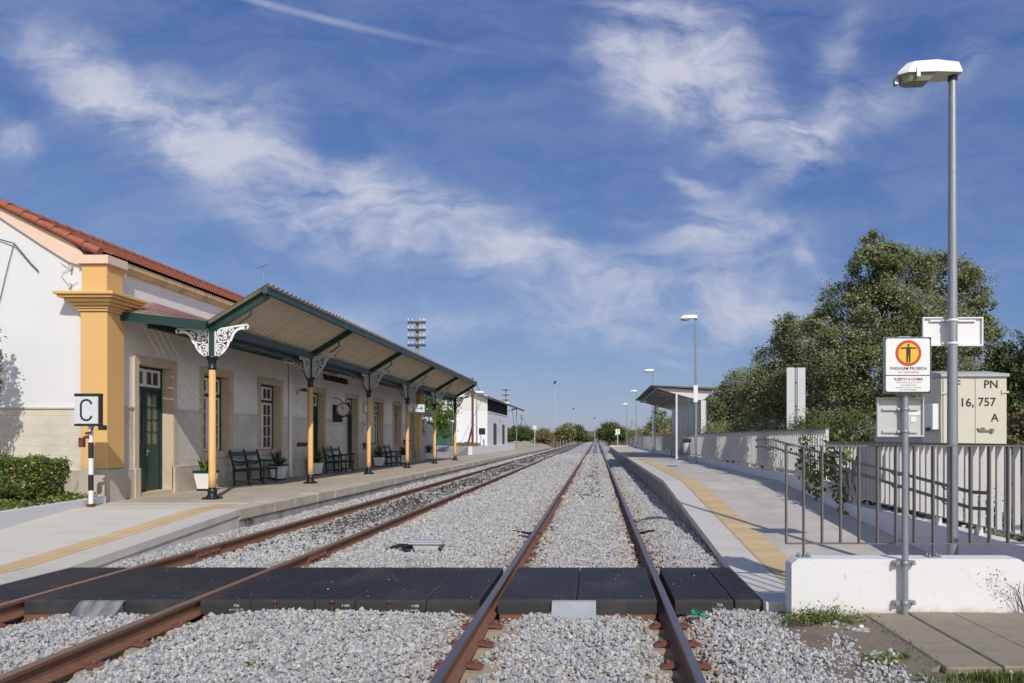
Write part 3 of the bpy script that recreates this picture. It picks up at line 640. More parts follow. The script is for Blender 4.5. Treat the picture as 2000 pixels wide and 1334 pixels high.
for k in range(7):
    t0,t1=k/7,(k+1.1)/7; a=Vector((RIX,Y0-.1,RIZ)).lerp(Vector((XW+.0,Y0-.1,5.36)),t0); b=Vector((RIX,Y0-.1,RIZ)).lerp(Vector((XW+.0,Y0-.1,5.36)),t1); m.tube([a,b+Vector((0,0,.02))],[.075,.09],8)
m.build('verge_tiles',terra,o)
m=MB(); m.prism([(RIX,RIZ-.1),(RIX,RIZ-.02),(-10.62,5.52),(XW-.36,5.36),(XW-.36,5.30),(-10.75,5.40)],lambda u,v,w:(u,w,v),Y0-.06,Y0+.35); m.build('verge_mortar',pink,B)
# openings
def pane_grid(par,x,y0,y1,z0,z1,cols,rows,fr,bar,mat,gl,nm='sash'):
    m=MB(); d=.045
    m.box(x-d,x,y0,y0+fr,z0,z1); m.box(x-d,x,y1-fr,y1,z0,z1); m.box(x-d,x,y0+fr,y1-fr,z0,z0+fr); m.box(x-d,x,y0+fr,y1-fr,z1-fr,z1)
    for k in range(1,cols): yy=y0+fr+(y1-y0-2*fr)*k/cols; m.box(x-d*.8,x-.006,yy-bar/2,yy+bar/2,z0+fr,z1-fr)
    for k in range(1,rows): zz=z0+fr+(z1-z0-2*fr)*k/rows; m.box(x-d*.7,x-.009,y0+fr,y1-fr,zz-bar/2,zz+bar/2)
    s=m.build(nm,mat,par)
    g=MB(); g.quad((x-d*.6,y0+fr*.5,z0+fr*.5),(x-d*.6,y1-fr*.5,z0+fr*.5),(x-d*.6,y1-fr*.5,z1-fr*.5),(x-d*.6,y0+fr*.5,z1-fr*.5)); g.build('pane',gl,par)
    return s
for i,(kd,y0,y1,z0,z1) in enumerate(OPEN):
    m=MB(); x1=XW+.035; x0=XW-REC-.12
    for a,b,c,d in ((y0-RW,y0,z0-(RW if kd=='window' else .1),z1+RW),(y1,y1+RW,z0-(RW if kd=='window' else .1),z1+RW),(y0,y1,z1,z1+RW)): m.box(x0,x1,a,b,c,d)
    if kd=='window': m.box(x0,x1+.025,y0,y1,z0-RW,z0)
    else:
        m.box(x0,x1+.0,y0,y1,ZL-.1,z0)
        for a,b in ((y0-RW-.03,y0+.0),(y1-.0,y1+RW+.03)): m.box(XW,XW+.075,a,b,ZL-.08,.93)
    sur=m.build('stone_surround',stone,B,bevel=.008,seg=1)
    xr=XW-REC; zt=z1-.50
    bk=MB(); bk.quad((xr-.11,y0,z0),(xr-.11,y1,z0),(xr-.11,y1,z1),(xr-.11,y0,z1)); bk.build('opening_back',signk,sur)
    fr=MB(); t=.055
    for a,b,c,d in ((y0,y0+t,z0,z1),(y1-t,y1,z0,z1),(y0+t,y1-t,z1-t,z1),(y0+t,y1-t,zt-.05,zt+.03)): fr.box(xr-.09,xr+.015,a,b,c,d)
    mid=(y0+y1)/2
    if kd=='window':
        W=fr.build('window',green,B)
        for a,b in ((y0+t,mid-.004),(mid+.004,y1-t)):
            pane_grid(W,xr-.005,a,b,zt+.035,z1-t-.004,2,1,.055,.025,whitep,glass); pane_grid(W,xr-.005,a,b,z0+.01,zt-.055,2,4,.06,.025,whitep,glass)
    else:
        W=fr.build('door',green,B)
        for a,b in ((y0+t,mid-.004),(mid+.004,y1-t)):
            pane_grid(W,xr-.005,a,b,zt+.035,z1-t-.004,2,1,.06,.03,whitep,glass)
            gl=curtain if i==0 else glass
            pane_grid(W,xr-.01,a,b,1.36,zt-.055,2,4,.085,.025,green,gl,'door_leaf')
            q=MB(); q.box(xr-.055,xr-.012,a,b,z0+.01,1.357); q.box(xr-.012,xr+.004,a+.09,b-.09,z0+.14,1.22); q.box(xr+.004,xr+.012,a+.15,b-.15,z0+.2,1.16); q.build('lower_panel',green,W,bevel=.006,seg=1)
        h=MB(); h.lathe((xr+.03,mid+.07,1.28),[(.012,-.02),(.025,-.01),(.028,.005),(.02,.02)],8); h.box(xr-.01,xr+.004,mid+.05,mid+.09,1.18,1.34); h.tube([(xr-.01,mid+.07,1.28),(xr+.03,mid+.07,1.28)],.008,6); h.build('handle',galv,W)
# downpipe, lettering, antenna, little fittings
m=MB(); m.tube([(XW+.06,24.35,ZL+.03),(XW+.06,24.35,4.3),(XW+.03,24.35,4.42)],.05,10); m.tube([(XW+.10,24.3,ZL+.02),(XW+.06,24.35,ZL+.25)],.055,10)
for z in (.9,2.2,3.4): m.lathe((XW+.06,24.35,z),[(.062,0),(.062,.03)],10)
m.build('downpipe',whitep,B)
text_mesh('VILA NOVA DA BARONIA',.29,'station_lettering',signk,B,(XW+.02,28.75,3.84),ux=(0,1,0),uy=(0,0,1),depth=.012,wx=.80,bold=.008)
m=MB()
for p in (((0,469,15.1),(60,490,15.1),(95,505,15.1)),): pass
def gp(px,py,dd=.03): x,y,z=P(px,py,Y0-dd); return (x,y,z)
m.tube([gp(-20,462),gp(8,470,.05),gp(27,475,.08),gp(40,490,.07),gp(58,512,.05),gp(75,530,.04)],.012,6)
m.tube([gp(27,477),gp(18,510),gp(8,550),gp(0,585),gp(-12,620)],.007,5)
m.build('supply_cable',black_iron,B)
m=MB()
for px,py in ((141,522),(139,557)):
    x,y,z=gp(px,py,.0); m.box(x-.03,x+.03,Y0-.07,Y0,z-.03,z+.03); m.tube([(x+.02,Y0-.06,z),(x+.02,Y0-.09,z-.08)],.02,6)
m.tube([gp(118,512),gp(128,520),gp(139,524),gp(124,532),gp(120,540),gp(130,552),gp(139,558),gp(152,550)],.006,5)
m.tube([gp(158,833,.1),gp(162,850,.1),gp(166,880,.1),gp(160,920,.1),gp(150,945,.1),gp(142,965,.08)],.006,5)
m.build('telephone_wire',oldwhite,B)
m=MB(); x=-9.92
m.tube([(x-.0,15.64,5.05),(x+.0,15.64,4.98),(x-.10,15.9,4.80),(x-.10,15.95,4.62)],.012,6); m.build('eave_cable',oldwhite,B)
a=thing('tv_antenna','thin television aerial on a mast above the station roof','antenna',(-10.9,24.0,5.9))
m=MB(); ax,ay,az=P(515,522,24.0); m.tube([(ax,24,5.9),(ax,24,az+.15)],.016,6); m.build('mast',galv,a)
m=MB(); m.bar((ax-.2,24,az-.02),(ax+.25,23.9,az+.10),.02,.02)
for k in range(6): t=k/5; c=Vector((ax-.2,24,az-.02)).lerp(Vector((ax+.25,23.9,az+.1)),t); m.bar(c+Vector((-.04,-.16,-.08)),c+Vector((.04,.16,.08)),.012,.012)
m.bar((ax-.12,24,az+.1),(ax-.12,24,az-.14),.012,.012); m.build('aerial',galv,a)
w=thing('wall_lamp','small rusty bracket lamp on the wall between the second window and next door','lamp',(XW,25.0,3.2))
m=MB(); m.tube([(XW,25,3.05),(XW+.05,25,3.2),(XW+.18,25,3.27),(XW+.27,25,3.25)],.014,6); m.build('bracket',rustpost,w)
m=MB(); m.lathe((XW+.27,25,3.16),[(.15,0),(.14,.03),(.05,.08),(.03,.11)],14); m.build('lamp_shade',rustpost,w)
m=MB(); m.box(XW+.0,XW+.09,24.95,25.15,2.35,2.85); tag(m.build('meter_box',whitep,bevel=.01),'narrow white box fixed to the wall under the bracket lamp','box')
m=MB(); m.box(XW+.015,XW+.15,25.0,25.75,1.35,1.43); m.box(XW+.015,XW+.05,25.0,25.75,1.30,1.35); tag(m.build('letter_box',rustpost,bevel=.005,seg=1),'brown metal slot box on the tiled wall below the bracket lamp','box')
m=MB(); m.box(XW+.015,XW+.05,32.0,32.75,1.75,2.35); m.box(XW+.05,XW+.056,32.06,32.69,1.8,2.3,1); m.box(XW+.056,XW+.058,32.1,32.3,2.1,2.26,2); 
for k in range(6): m.box(XW+.056,XW+.058,32.12,32.62,1.86+k*.035,1.872+k*.035,2)
tag(m.build('notice_board',[signgrey,signw,M('print_blue',(.1,.16,.4),.5)]),'pale timetable board on the wall right of the third door','notice')
m=MB(); m.box(XW+.015,XW+.3,32.0,32.9,1.30,1.36); m.box(XW+.02,XW+.1,32.1,32.15,1.1,1.3);m.box(XW+.02,XW+.1,32.7,32.75,1.1,1.3); tag(m.build('wall_shelf',rustpost),'dark wooden shelf under the timetable board','shelf')
m=MB(); m.box(XW+.02,XW+.06,32.1,32.6,2.65,3.1); m.box(XW+.06,XW+.062,32.15,32.55,2.7,3.05,1); tag(m.build('notice_board',[oldwhite,signw]),'small grey framed notice high on the wall above the timetable','notice')
m=MB(); m.box(XW+.015,XW+.28,38.75,39.5,1.42,1.48); m.box(XW+.02,XW+.1,38.8,38.85,1.2,1.42); m.box(XW+.02,XW+.1,39.35,39.4,1.2,1.42); tag(m.build('wall_shelf',rustpost),'dark wall shelf beside the last door of the station','shelf')
# clock
cx,cy,cz=P(672,800,28.5)
c=thing('station_clock','round white faced clock on a dark wall bracket under the canopy','clock',(XW,cy,cz))
m=MB(); m.prism([(XW,-.48),(XW+.30,-.48),(XW+.36,-.40),(XW+.30,-.34),(XW+.42,-.26),(XW+.34,.0),(XW+.24,.14),(XW,.20)],lambda u,v,w:(u,w,cz+v),cy-.09,cy+.09); m.build('bracket',green,c)
def ycyl(mb,r,y0,y1,n=32,m=0,x=cx,z=cz): mb.prism([(r*math.cos(2*math.pi*k/n),r*math.sin(2*math.pi*k/n)) for k in range(n)],lambda u,v,w:(x+u,w,z+v),y0,y1,m,smooth=True)
m=MB(); ycyl(m,.27,cy-.12,cy+.12); m.build('case',signk,c,bevel=.01)
m=MB(); ycyl(m,.235,cy-.128,cy-.121); fc=m.build('dial',M('dial_white',(.74,.73,.69),.4,.03),c)
m=MB()
NUM=['XII','I','II','III','IV','V','VI','VII','VIII','IX','X','XI']
for k in range(12):
    a=math.pi/2-k*math.pi/6; r=.185; ux=(math.sin(-a+math.pi/2)*0+math.cos(a-math.pi/2),0,math.sin(a-math.pi/2)); uy=(math.cos(a),0,math.sin(a))
    text_mesh(NUM[k],.062,'numeral',signk,fc,(cx+r*math.cos(a),cy-.129,cz+r*math.sin(a)),ux=ux,uy=uy,wx=.8,bold=.002)
def hand(ang,l,w): 
    a=math.pi/2-ang; m=MB(); m.ribbon([(-.04*math.cos(a),-.04*math.sin(a)),(l*.6*math.cos(a),l*.6*math.sin(a)),(l*math.cos(a),l*math.sin(a))],[w,w*1.1,w*.3],lambda u,v,q:(cx+u,cy+q,cz+v),-.134,-.130); m.build('hand',signk,c)
hand(math.radians(-32),.12,.026); hand(math.radians(-12),.18,.018)
m=MB(); m.tube([(XW,28.5,3.12),(XW+.2,28.5,3.1),(XW+.36,28.5,2.98)],.018,6); m.build('stay',green,c)
# ================================================================== canopy
XV,ZV,XE,ZEV=-8.15,3.97,-6.98,4.68
CY=[15.75+5.41*k for k in range(6)]
K=thing('platform_canopy','long platform canopy of corrugated sheet on ochre iron columns','canopy',(XV,29,ZL))
def corr(name,xa,za,xb,zb,y0,y1,mat,per=.24,amp=.022,th=.0):
    n=int((y1-y0)/per*12); Y=np.linspace(y0,y1,n); ph=((Y-y0)/per)%1; w=-amp*1.6*np.clip((.26-np.abs(ph-.5))/.12,0,1)
    rows=[np.stack([np.full(n,xa+(xb-xa)*t),Y,za+(zb-za)*t+w],1) for t in (0,1)]
    rows+= [r+np.array([0,0,.006]) for r in rows]
    v=np.concatenate(rows); i=np.arange(n-1)
    f=np.concatenate([np.stack([i,i+1,i+n+1,i+n],1),np.stack([i+2*n,i+3*n,i+3*n+1,i+2*n+1],1)])
    return raw_obj(name,v,f,mat,K)
corr('front_roof_sheet',XV-.02,ZV+.06,XE+.12,ZEV+.155,CY[0]-.22,CY[5]+.25,corrug)
corr('back_roof_sheet',XV+.02,ZV+.06,XW+.01,ZV+.06+.33*(XV+.02-XW-.01),16.9,CY[5]+.2,corrug_pink)
m=MB()  # hipped end piece of the back roof
N=12
for k in range(N):
    t0,t1=k/N,(k+1)/N
    def pt(t,e):   # e 0: wall side, 1: valley side
        y=15.5+(16.9-15.5)*t; zw=4.24+(ZV+.06+.33*1.95-4.24)*(t**.8); xw=XW+.16+(XW+.01-XW-.16)*t
        return (xw+(XV+.02-xw)*e,y,zw+(ZV+.06-zw)*e+.012*(k%2))
    m.quad(pt(t0,0),pt(t0,1),pt(t1,1),pt(t1,0))
m.build('back_roof_hip',corrug_pink,K)
m=MB(); m.bar((XW+.10,15.5,4.15),(XV,15.5,ZV-.03),.05,.19); m.build('end_fascia',green,K)
m=MB(); m.box(XV-.16,XV+.10,CY[0]+.06,CY[5]+.1,ZV-.11,ZV+.03); m.box(XV-.30,XV-.18,CY[0]+.3,CY[5]+.1,ZV-.22,ZV-.06); m.build('valley_gutter',bluegreen,K,bevel=.02)
m=MB(); m.box(XW+.3,XW+.42,16.2,CY[5]+.1,ZV+.02,ZV+.16); m.box(-9.1,-9.0,16.2,CY[5]+.1,ZV-.1,ZV+.04); m.build('purlin',green,K)
m=MB(); m.box(XE-.02,XE+.07,CY[0]-.2,CY[5]+.2,ZEV-.06,ZEV+.10); m.build('eave_fascia',bluegreen,K,bevel=.01,seg=1)
EL=(XE-XV,ZEV-ZV)
def bracket_fn(y,sx,slope):  # maps bracket plane (u out, v up) into world for +-X brackets
    return lambda u,v,w:(XV+sx*(u+.055),y+w,ZV-.06+v+slope*u)
def scroll(cx,cy,r,a0,turns,sg,n=26):
    return [(cx+(r*(1-.78*k/n))*math.cos(a0+sg*turns*2*math.pi*k/n),cy+(r*(1-.78*k/n))*math.sin(a0+sg*turns*2*math.pi*k/n)) for k in range(n+1)]
def ironwork(fn,mb,t=.012):
    a,b=-t,t
    mb.ribbon([(0,-.02),(.20,-.02),(.45,-.02),(.70,-.02)],.035,fn,a,b)
    mb.ribbon([(.012,-.02),(.012,-.3),(.012,-.60)],.03,fn,a,b)
    arc=[(.05,-.58),(.12,-.56),(.20,-.50),(.27,-.40),(.30,-.32),(.335,-.30),(.36,-.24),(.40,-.16),(.47,-.10),(.56,-.075),(.64,-.085),(.69,-.07)]
    mb.ribbon(arc,[.04,.045,.05,.055,.05,.06,.055,.055,.055,.06,.07,.05],fn,a,b)
    mb.ribbon(scroll(.67,-.075,.045,1.6,1.2,-1),.03,fn,a,b)
    for (x,y,r,a0,tn,sg) in ((.10,-.42,.075,2.0,1.5,1),(.19,-.40,.05,.3,1.4,-1),(.12,-.24,.085,3.2,1.6,-1),(.23,-.22,.055,-.8,1.4,1),(.10,-.10,.05,1.2,1.4,1),(.24,-.10,.06,2.6,1.5,-1),(.35,-.09,.05,-.4,1.4,1),(.09,-.53,.035,1,1.3,-1),(.31,-.17,.035,.6,1.3,1)):
        mb.ribbon(scroll(x,y,r,a0,tn,sg),.027,fn,a,b)
    for p in ([(.02,-.33),(.10,-.335),(.2,-.31),(.29,-.29)],[(.02,-.16),(.1,-.165),(.2,-.16),(.3,-.13),(.38,-.06)],[(.02,-.48),(.1,-.49),(.19,-.46)],[(.17,-.03),(.16,-.16),(.17,-.3),(.15,-.47)],[(.3,-.03),(.28,-.14),(.28,-.27)]): mb.ribbon(p,.026,fn,a,b)
for k,y in enumerate(CY):
    m=MB(); m.lathe((XV,y,ZL),[(.075,.24),(.073,.5),(.066,2.76)],18)
    colm=m.build('column',yellow,K)
    m=MB(); m.box(XV-.15,XV+.15,y-.15,y+.15,ZL+.001,ZL+.03)
    m.lathe((XV,y,ZL),[(.14,.03),(.14,.05),(.105,.075),(.085,.13),(.10,.165),(.10,.19),(.078,.21),(.078,.245)],16)
    for sx in (-1,1):
        for sy in (-1,1): m.lathe((XV+sx*.125,y+sy*.125,ZL),[(.02,.03),(.02,.055)],6)
    m.build('base',black_iron,colm)
    m=MB(); m.lathe((XV,y,ZL),[(.068,2.74),(.085,2.76),(.085,2.79),(.072,2.81),(.08,2.92),(.12,2.99),(.125,3.03),(.10,3.035)],16); m.build('capital',black_iron,colm)
    m=MB(); m.box(XV-.05,XV+.05,y-.05,y+.05,ZL+3.03,ZV+.02); m.build('post_head',green,colm)
    im=whitep if k==0 else (oldwhite if k<5 else black_iron)
    dirs=[('x',-1),('x',1)]+([('y',1)] if k<5 else [])+([('y',-1)] if k>0 else [])
    for ax,sg in dirs:
        m=MB()
        if ax=='x': ironwork(bracket_fn(y,sg,.16 if sg>0 else .02),m)
        else: ironwork(lambda u,v,w,sg=sg,y=y:(XV+w,y+sg*(u+.055),ZV-.10+v),m)
        m.build('bracket',im,colm)
    m=MB(); m.bar((XV+.0,y,ZV-.02),(XE-.02,y,ZEV-.03),.07,.22 if k==0 else .17); (m.bar((XV-.05,y,ZV-.03),(XW+.1,y,ZV+.33*1.85-.1),.06,.12) if k else None)
    m.bar((XV+.56,y,ZV+.05),(XV+.82,y,ZV+.24),.03,.03); m.bar((XV+.82,y,ZV+.23),(XV+.80,y,ZV+.42),.03,.03); m.build('rafter',green,K)
m=MB(); m.tube([(XV-.9,21.5,ZV-.15),(XV-.9,23.0,ZV-.15)],.03,8); m.tube([(XV-.9,26,ZV-.15),(XV-.9,27.4,ZV-.15)],.03,8); m.build('lamp_tube',whitep,K)
# ================================================================== platform furniture
def bench(x,y0,y1,label,proto=None):
    r=thing('platform_bench',label,'bench',(x,(y0+y1)/2,ZL),'green benches along the station wall')
    L=y1-y0; ym=(y0+y1)/2; xb=x-.28; xf=x+.24; z=ZL
    m=MB()
    for k in range(4): m.box(xb+.06+k*.125,xb+.06+k*.125+.112,y0+.01,y1-.01,z+.43,z+.455)
    m.build('seat',green,r,bevel=.006,seg=1)
    for yy in (y0,ym,y1):
        m=MB(); m.tube([(xf-.03,yy,z+.002),(xf-.035,yy,z+.1),(xf-.03,yy,z+.2),(xf-.03,yy,z+.43)],[.022,.032,.026,.034],8)
        m.bar((xb+.05,yy,z+.002),(xb+.04,yy,z+.45),.05,.05); m.bar((xb+.04,yy,z+.12),(xf-.03,yy,z+.12),.03,.035); m.bar((xb+.03,yy,z+.405),(xf,yy,z+.405),.05,.05); m.build('leg',green,r)
        m=MB(); m.bar((xb+.05,yy,z+.44),(xb-.07,yy,z+.94),.045,.055); m.lathe((xb-.075,yy,z+.94),[(.028,0),(.03,.02),(.015,.04)],8); m.build('back_post',green,r)
    m=MB()
    for a,b in ((y0,ym),(ym,y1)): m.prism([(a+.02,.80),(b-.02,.80),(b-.02,.91),(a+.02,.91)],lambda u,v,w:(xb-.065+w+(.91-v)*.23,u,z+v),-.012,.012); m.prism([(a+.02,.58),(a+.25*(b-a),.55),(a+.5*(b-a),.53),(a+.75*(b-a),.55),(b-.02,.58),(b-.02,.62),(a+.5*(b-a),.575),(a+.02,.62)],lambda u,v,w:(xb-.065+w+(.91-v)*.23,u,z+v),-.012,.012)
    m.build('backrest',green,r)
    for yy in (y0,ym,y1):
        m=MB(); m.tube([(xb-.0,yy,z+.68),(xb+.15,yy,z+.635),(xb+.3,yy,z+.645),(xf-.02,yy,z+.68),(xf+.05,yy,z+.67),(xf+.04,yy,z+.64)],[.022,.026,.024,.028,.026,.02],8); m.tube([(xf-.03,yy,z+.45),(xf-.03,yy,z+.66)],.022,8); m.build('armrest',green,r)
    return r
b1=bench(-9.55,20.05,21.65,'green wooden bench between the first and second station windows')
dup(b1,(-9.55,27.7,ZL),'green wooden bench beneath the clock'); dup(b1,(-9.55,34.6,ZL),'green wooden bench under the far windows, between two potted plants')
def planter(x,y,label,kind):
    r=thing('plant_pot',label,'planter',(x,y,ZL),'white square planters along the station wall')
    m=MB(); a,b,h=.145,.205,.44
    def fr(a,z0,b,z1,mi): m.add([(x+s*a,y+t*a,ZL+z0) for s,t in ((-1,-1),(1,-1),(1,1),(-1,1))]+[(x+s*b,y+t*b,ZL+z1) for s,t in ((-1,-1),(1,-1),(1,1),(-1,1))],[(3,2,1,0),(4,5,6,7),(0,1,5,4),(1,2,6,5),(2,3,7,6),(3,0,4,7)],mi)
    fr(a,.05,b,h,0); o=m.build('pot',whitep,r,bevel=.01,seg=1)
    m=MB(); fr(b+.012,h-.005,b+.016,h+.06,0); o2=m.build('rim',green if kind!='far' else whitep,r,bevel=.006,seg=1)
    m=MB(); fr(a+.005,.0,a+.01,.05,0); m.build('foot',green,r)
    m=MB(); n=26 if kind=='spiky' else 44
    for k in range(n):
        an=random.uniform(0,6.28); el=random.uniform(.35,1.35); L=random.uniform(.35,.55)*(1.15 if kind!='spiky' else 1); c=Vector((x+random.uniform(-.08,.08),y+random.uniform(-.08,.08),ZL+h+.05))
        d=Vector((math.cos(an)*math.cos(el),math.sin(an)*math.cos(el),math.sin(el))); s=Vector((-math.sin(an),math.cos(an),0)); w=.028
        p1=c+d*L*.5; p2=c+d*L+Vector((0,0,-.12*math.cos(el)-.02))
        m.add([c-s*w*.6,c+s*w*.6,p1+s*w,p1-s*w,p2],[(0,1,2,3),(3,2,4)])
    po=m.build('foliage',[hedgeleaf if kind!='spiky' else hedgeleaf],r); set_rnd(po,np.clip(rng.normal(.42,.2,len(po.data.polygons)),0,.85)); return r
planter(-9.6,18.25,'white planter with a spiky plant behind the first ochre column','spiky')
planter(-9.72,22.7,'white planter with drooping leaves at the right end of the first bench','leafy')
planter(-9.72,25.7,'white planter with a bushy fern behind the second ochre column','leafy')
planter(-9.72,33.2,'white planter with a leafy plant left of the far bench','leafy')
planter(-9.72,37.3,'white planter with a small plant right of the far bench','leafy')
planter(-9.75,43.2,'white planter with a shrub past the last door of the station','leafy')
# ================================================================== left side: sign, hedge, far buildings
SX,SY=-9.52,13.98
r=thing('signal_sign','square grey board with a black letter C on a black and white banded post','sign',(-9.52,13.98,ZL))
zz=lambda y,s=103.7:EYE+(855-y)/s
m=MB(); m.tube([(SX,SY,ZL+.02),(SX,SY,1.84)],.042,12,0); o=m.build('post',whitep,r)
m=MB()
for a,b in ((958,927),(895,864)): m.tube([(SX,SY,zz(a)),(SX,SY,zz(b))],.0435,12,0,True)
m.build('black_band',signk,o)
m=MB(); m.box(SX-.05,SX+.05,SY-.05,SY+.05,ZL,ZL+.06); m.build('foot',rustpost,o)
m=MB(); m.tube([(SX,SY-.06,1.62),(SX-.08,SY-.08,1.60)],.03,8); m.box(SX-.16,SX-.08,SY-.11,SY-.03,1.42,1.60); m.tube([(SX-.06,SY-.05,1.68),(SX+.06,SY-.08,1.70)],.022,8); m.build('bracket',rustpost,o)
m=MB(); m.box(SX+.20,SX+.30,SY-.1,SY,1.74,1.83); m.tube([(SX,SY,1.66),(SX+.06,SY-.08,1.74),(SX+.1,SY-.05,1.84)],.012,6); m.build('lamp_fitting',signk,r)
bx0,bx1=SX-.23,SX+.23
m=MB(); m.box(bx0-.005,bx1+.02,SY-.12,SY-.02,2.37,2.425); m.box(bx0-.005,bx1+.02,SY-.12,SY-.02,1.815,1.86); m.box(bx1-.02,bx1+.02,SY-.11,SY-.03,1.862,2.368); m.box(bx0,bx1-.022,SY-.095,SY-.05,1.862,2.368); bo=m.build('board_case',signk,r,bevel=.004,seg=1)
m=MB(); m.box(bx0,bx1-.022,SY-.112,SY-.097,1.862,2.368); m.build('board_face',M('board_grey',(.60,.64,.66),.45,.03,3,dirt=(.45,.48,.5),dscale=4,damt=.4),bo)
cx0,cz0=SX-.01,2.115; rr=.10
pts=[(cx0+rr*math.cos(a),cz0+.09+rr*math.sin(a)) for a in np.linspace(.18,math.pi,14)]+[(cx0+rr*math.cos(a),cz0-.09+rr*math.sin(a)) for a in np.linspace(math.pi,2*math.pi-.18,14)]
m=MB(); m.ribbon(pts,.037,lambda u,v,w:(u,w,v),SY-.1165,SY-.113); m.build('letter',signk,bo)
# hedge and planting
def surf_pts(x0,x1,y0,y1,z0,z1,n,j=.035):
    p=rng.random((n,3)); f=rng.choice(5,n,p=[.32,.18,.22,.14,.14]); 
    p[f==0,2]=1; p[f==1,0]=1; p[f==2,1]=0; p[f==3,0]=0; p[f==4,1]=1
    e=p*np.array([x1-x0,y1-y0,z1-z0])+np.array([x0,y0,z0]); c=np.array([(x0+x1)/2,(y0+y1)/2,(z0+z1)/2])
    q=(p-.5)*2; rnd=np.linalg.norm(q,axis=1,keepdims=True); e=c+(e-c)*(1-.06*np.clip(rnd-1.15,0,1)/.6)
    e+=np.stack([.035*np.sin(e[:,1]*9+e[:,2]*7),.035*np.sin(e[:,0]*8+e[:,2]*6),.03*np.sin(e[:,0]*10+e[:,1]*9)],1)
    return e+rng.normal(0,j,(n,3))
h=thing('clipped_hedge','low clipped box hedge with reddish tips against the station gable','hedge',(-10.4,14.2,.4))
m=MB(); m.box(-10.9,-10.06,13.42,13.98,.38,1.04); m.build('branches',bark,h)
leaf_mesh('foliage',surf_pts(-11.15,-10.05,13.28,14.08,.40,1.17,12000),.05,hedgeleaf,h,.6)
tree('garden_shrub','bushy dark shrub at the picture edge before the station gable',(-11.2,13.0,.38),[(-11.1,12.9,.95,.45,.5,.45),(-10.6,12.7,.70,.45,.45,.28),(-11.6,13.4,1.25,.5,.5,.5),(-10.2,12.9,.62,.35,.4,.22)],11000,.06,hedgeleaf,None,.05,.25,50,.5,'shrub',.6)
sy=rng.uniform(9.2,14.7,9000); sp=np.stack([-12+rng.random(9000)**.75*(12-9.04-.14*np.clip(sy-9,0,6)),sy,rng.uniform(.40,.52,9000)],1); sp[:,2]+=.06*np.sin(sp[:,0]*6)*np.sin(sp[:,1]*5)
iv=leaf_mesh('ground_ivy',sp,.05,hedgeleaf,None,.7); tag(iv,kind='stuff')
tree('tall_shrub','tall loose shrub whose twigs shade the white gable',(-11.68,14.05,.38),[(-11.70,14.1,3.6,.26,.25,.45),(-11.66,14.1,3.0,.26,.3,.55),(-11.8,14.1,2.4,.30,.3,.5),(-11.85,14.05,1.6,.32,.3,.6),(-11.52,14.1,3.95,.10,.1,.25),(-11.52,14.1,2.7,.14,.14,.22)],5200,.06,darkleaf,None,.03,.22,24,.4,'shrub',.5)
# things beyond the station
m=MB(); x,y,z=P(826,880,44.5); m.box(x-.18,x+.2,44.3,44.7,ZL,2.75); m.prism([(x+.22,ZL),(x+.62,ZL),(x+.62,2.0),(x+.55,2.28),(x+.42,2.42),(x+.30,2.36),(x+.22,2.1)],lambda u,v,w:(u,w,v),44.4,44.6); tag(m.build('garden_wall',white),'white garden wall with a rounded top past the end of the station','wall')
p=thing('wall_planter','shallow bowl planter fixed to the white garden wall','planter',(x,44.1,1.9))
m=MB(); m.lathe((x,44.05,1.72),[(.08,0),(.24,.10),(.26,.16),(.24,.16)],14); m.build('bowl',concold,p); leaf_mesh('foliage',np.array([x,44.05,2.0])+rng.normal(0,.10,(160,3)),.12,hedgeleaf,p)
p=thing('wall_planter','upper small planter with dry leaves on the white garden wall','planter',(x,44.1,2.2))
m=MB(); m.lathe((x,44.05,2.27),[(.08,0),(.17,.08),(.17,.13)],12); m.build('bowl',oldwhite,p); leaf_mesh('foliage',np.array([x,44.05,2.5])+rng.normal(0,.09,(120,3)),.11,dryleaf,p)
tree('citrus_tree','bright green leafy tree between the station and the white warehouse',(-11.6,52,ZL),[P(850,800,52)+(.85,.8,.85),P(838,785,52)+(.7,.7,.7),P(868,810,52)+(.75,.8,.8),P(845,840,52)+(.7,.6,.6),P(820,790,52)+(.7,.7,.8),P(872,840,52)+(.5,.6,.5)],5200,.17,limeleaf,None,.08,.3,40,.5)
gt=thing('sliding_gate','dark green corrugated sliding gate before the warehouse','gate',(-12.5,60,.9))
m=MB(); xa,xb=-13.9,-11.62; n=int((xb-xa)/.15)
for k in range(n): m.box(xa+k*.15,xa+k*.15+.10,59.98,60.05,.95,2.78); m.box(xa+k*.15+.10,xa+k*.15+.15,60.0,60.04,.95,2.78)
m.build('gate_sheet',M('gate_green',(.02,.085,.075),.5,.12),gt); m=MB(); m.box(xb,xb+.1,59.95,60.1,.9,2.85); m.box(xa,xb,59.96,60.08,2.78,2.86); m.build('gate_frame',green,gt)
bn=thing('litter_bin','grey metal litter bin on a post past the station end','litter bin',(-9.75,44.6,ZL)); m=MB(); m.lathe((-9.75,44.6,ZL+.35),[(.14,0),(.16,.05),(.17,.5),(.18,.52)],14); m.build('bin_body',cabgrey,bn); m=MB(); m.tube([(-9.6,44.5,ZL),(-9.6,44.5,ZL+.9)],.025,8); m.build('post',galv,bn)
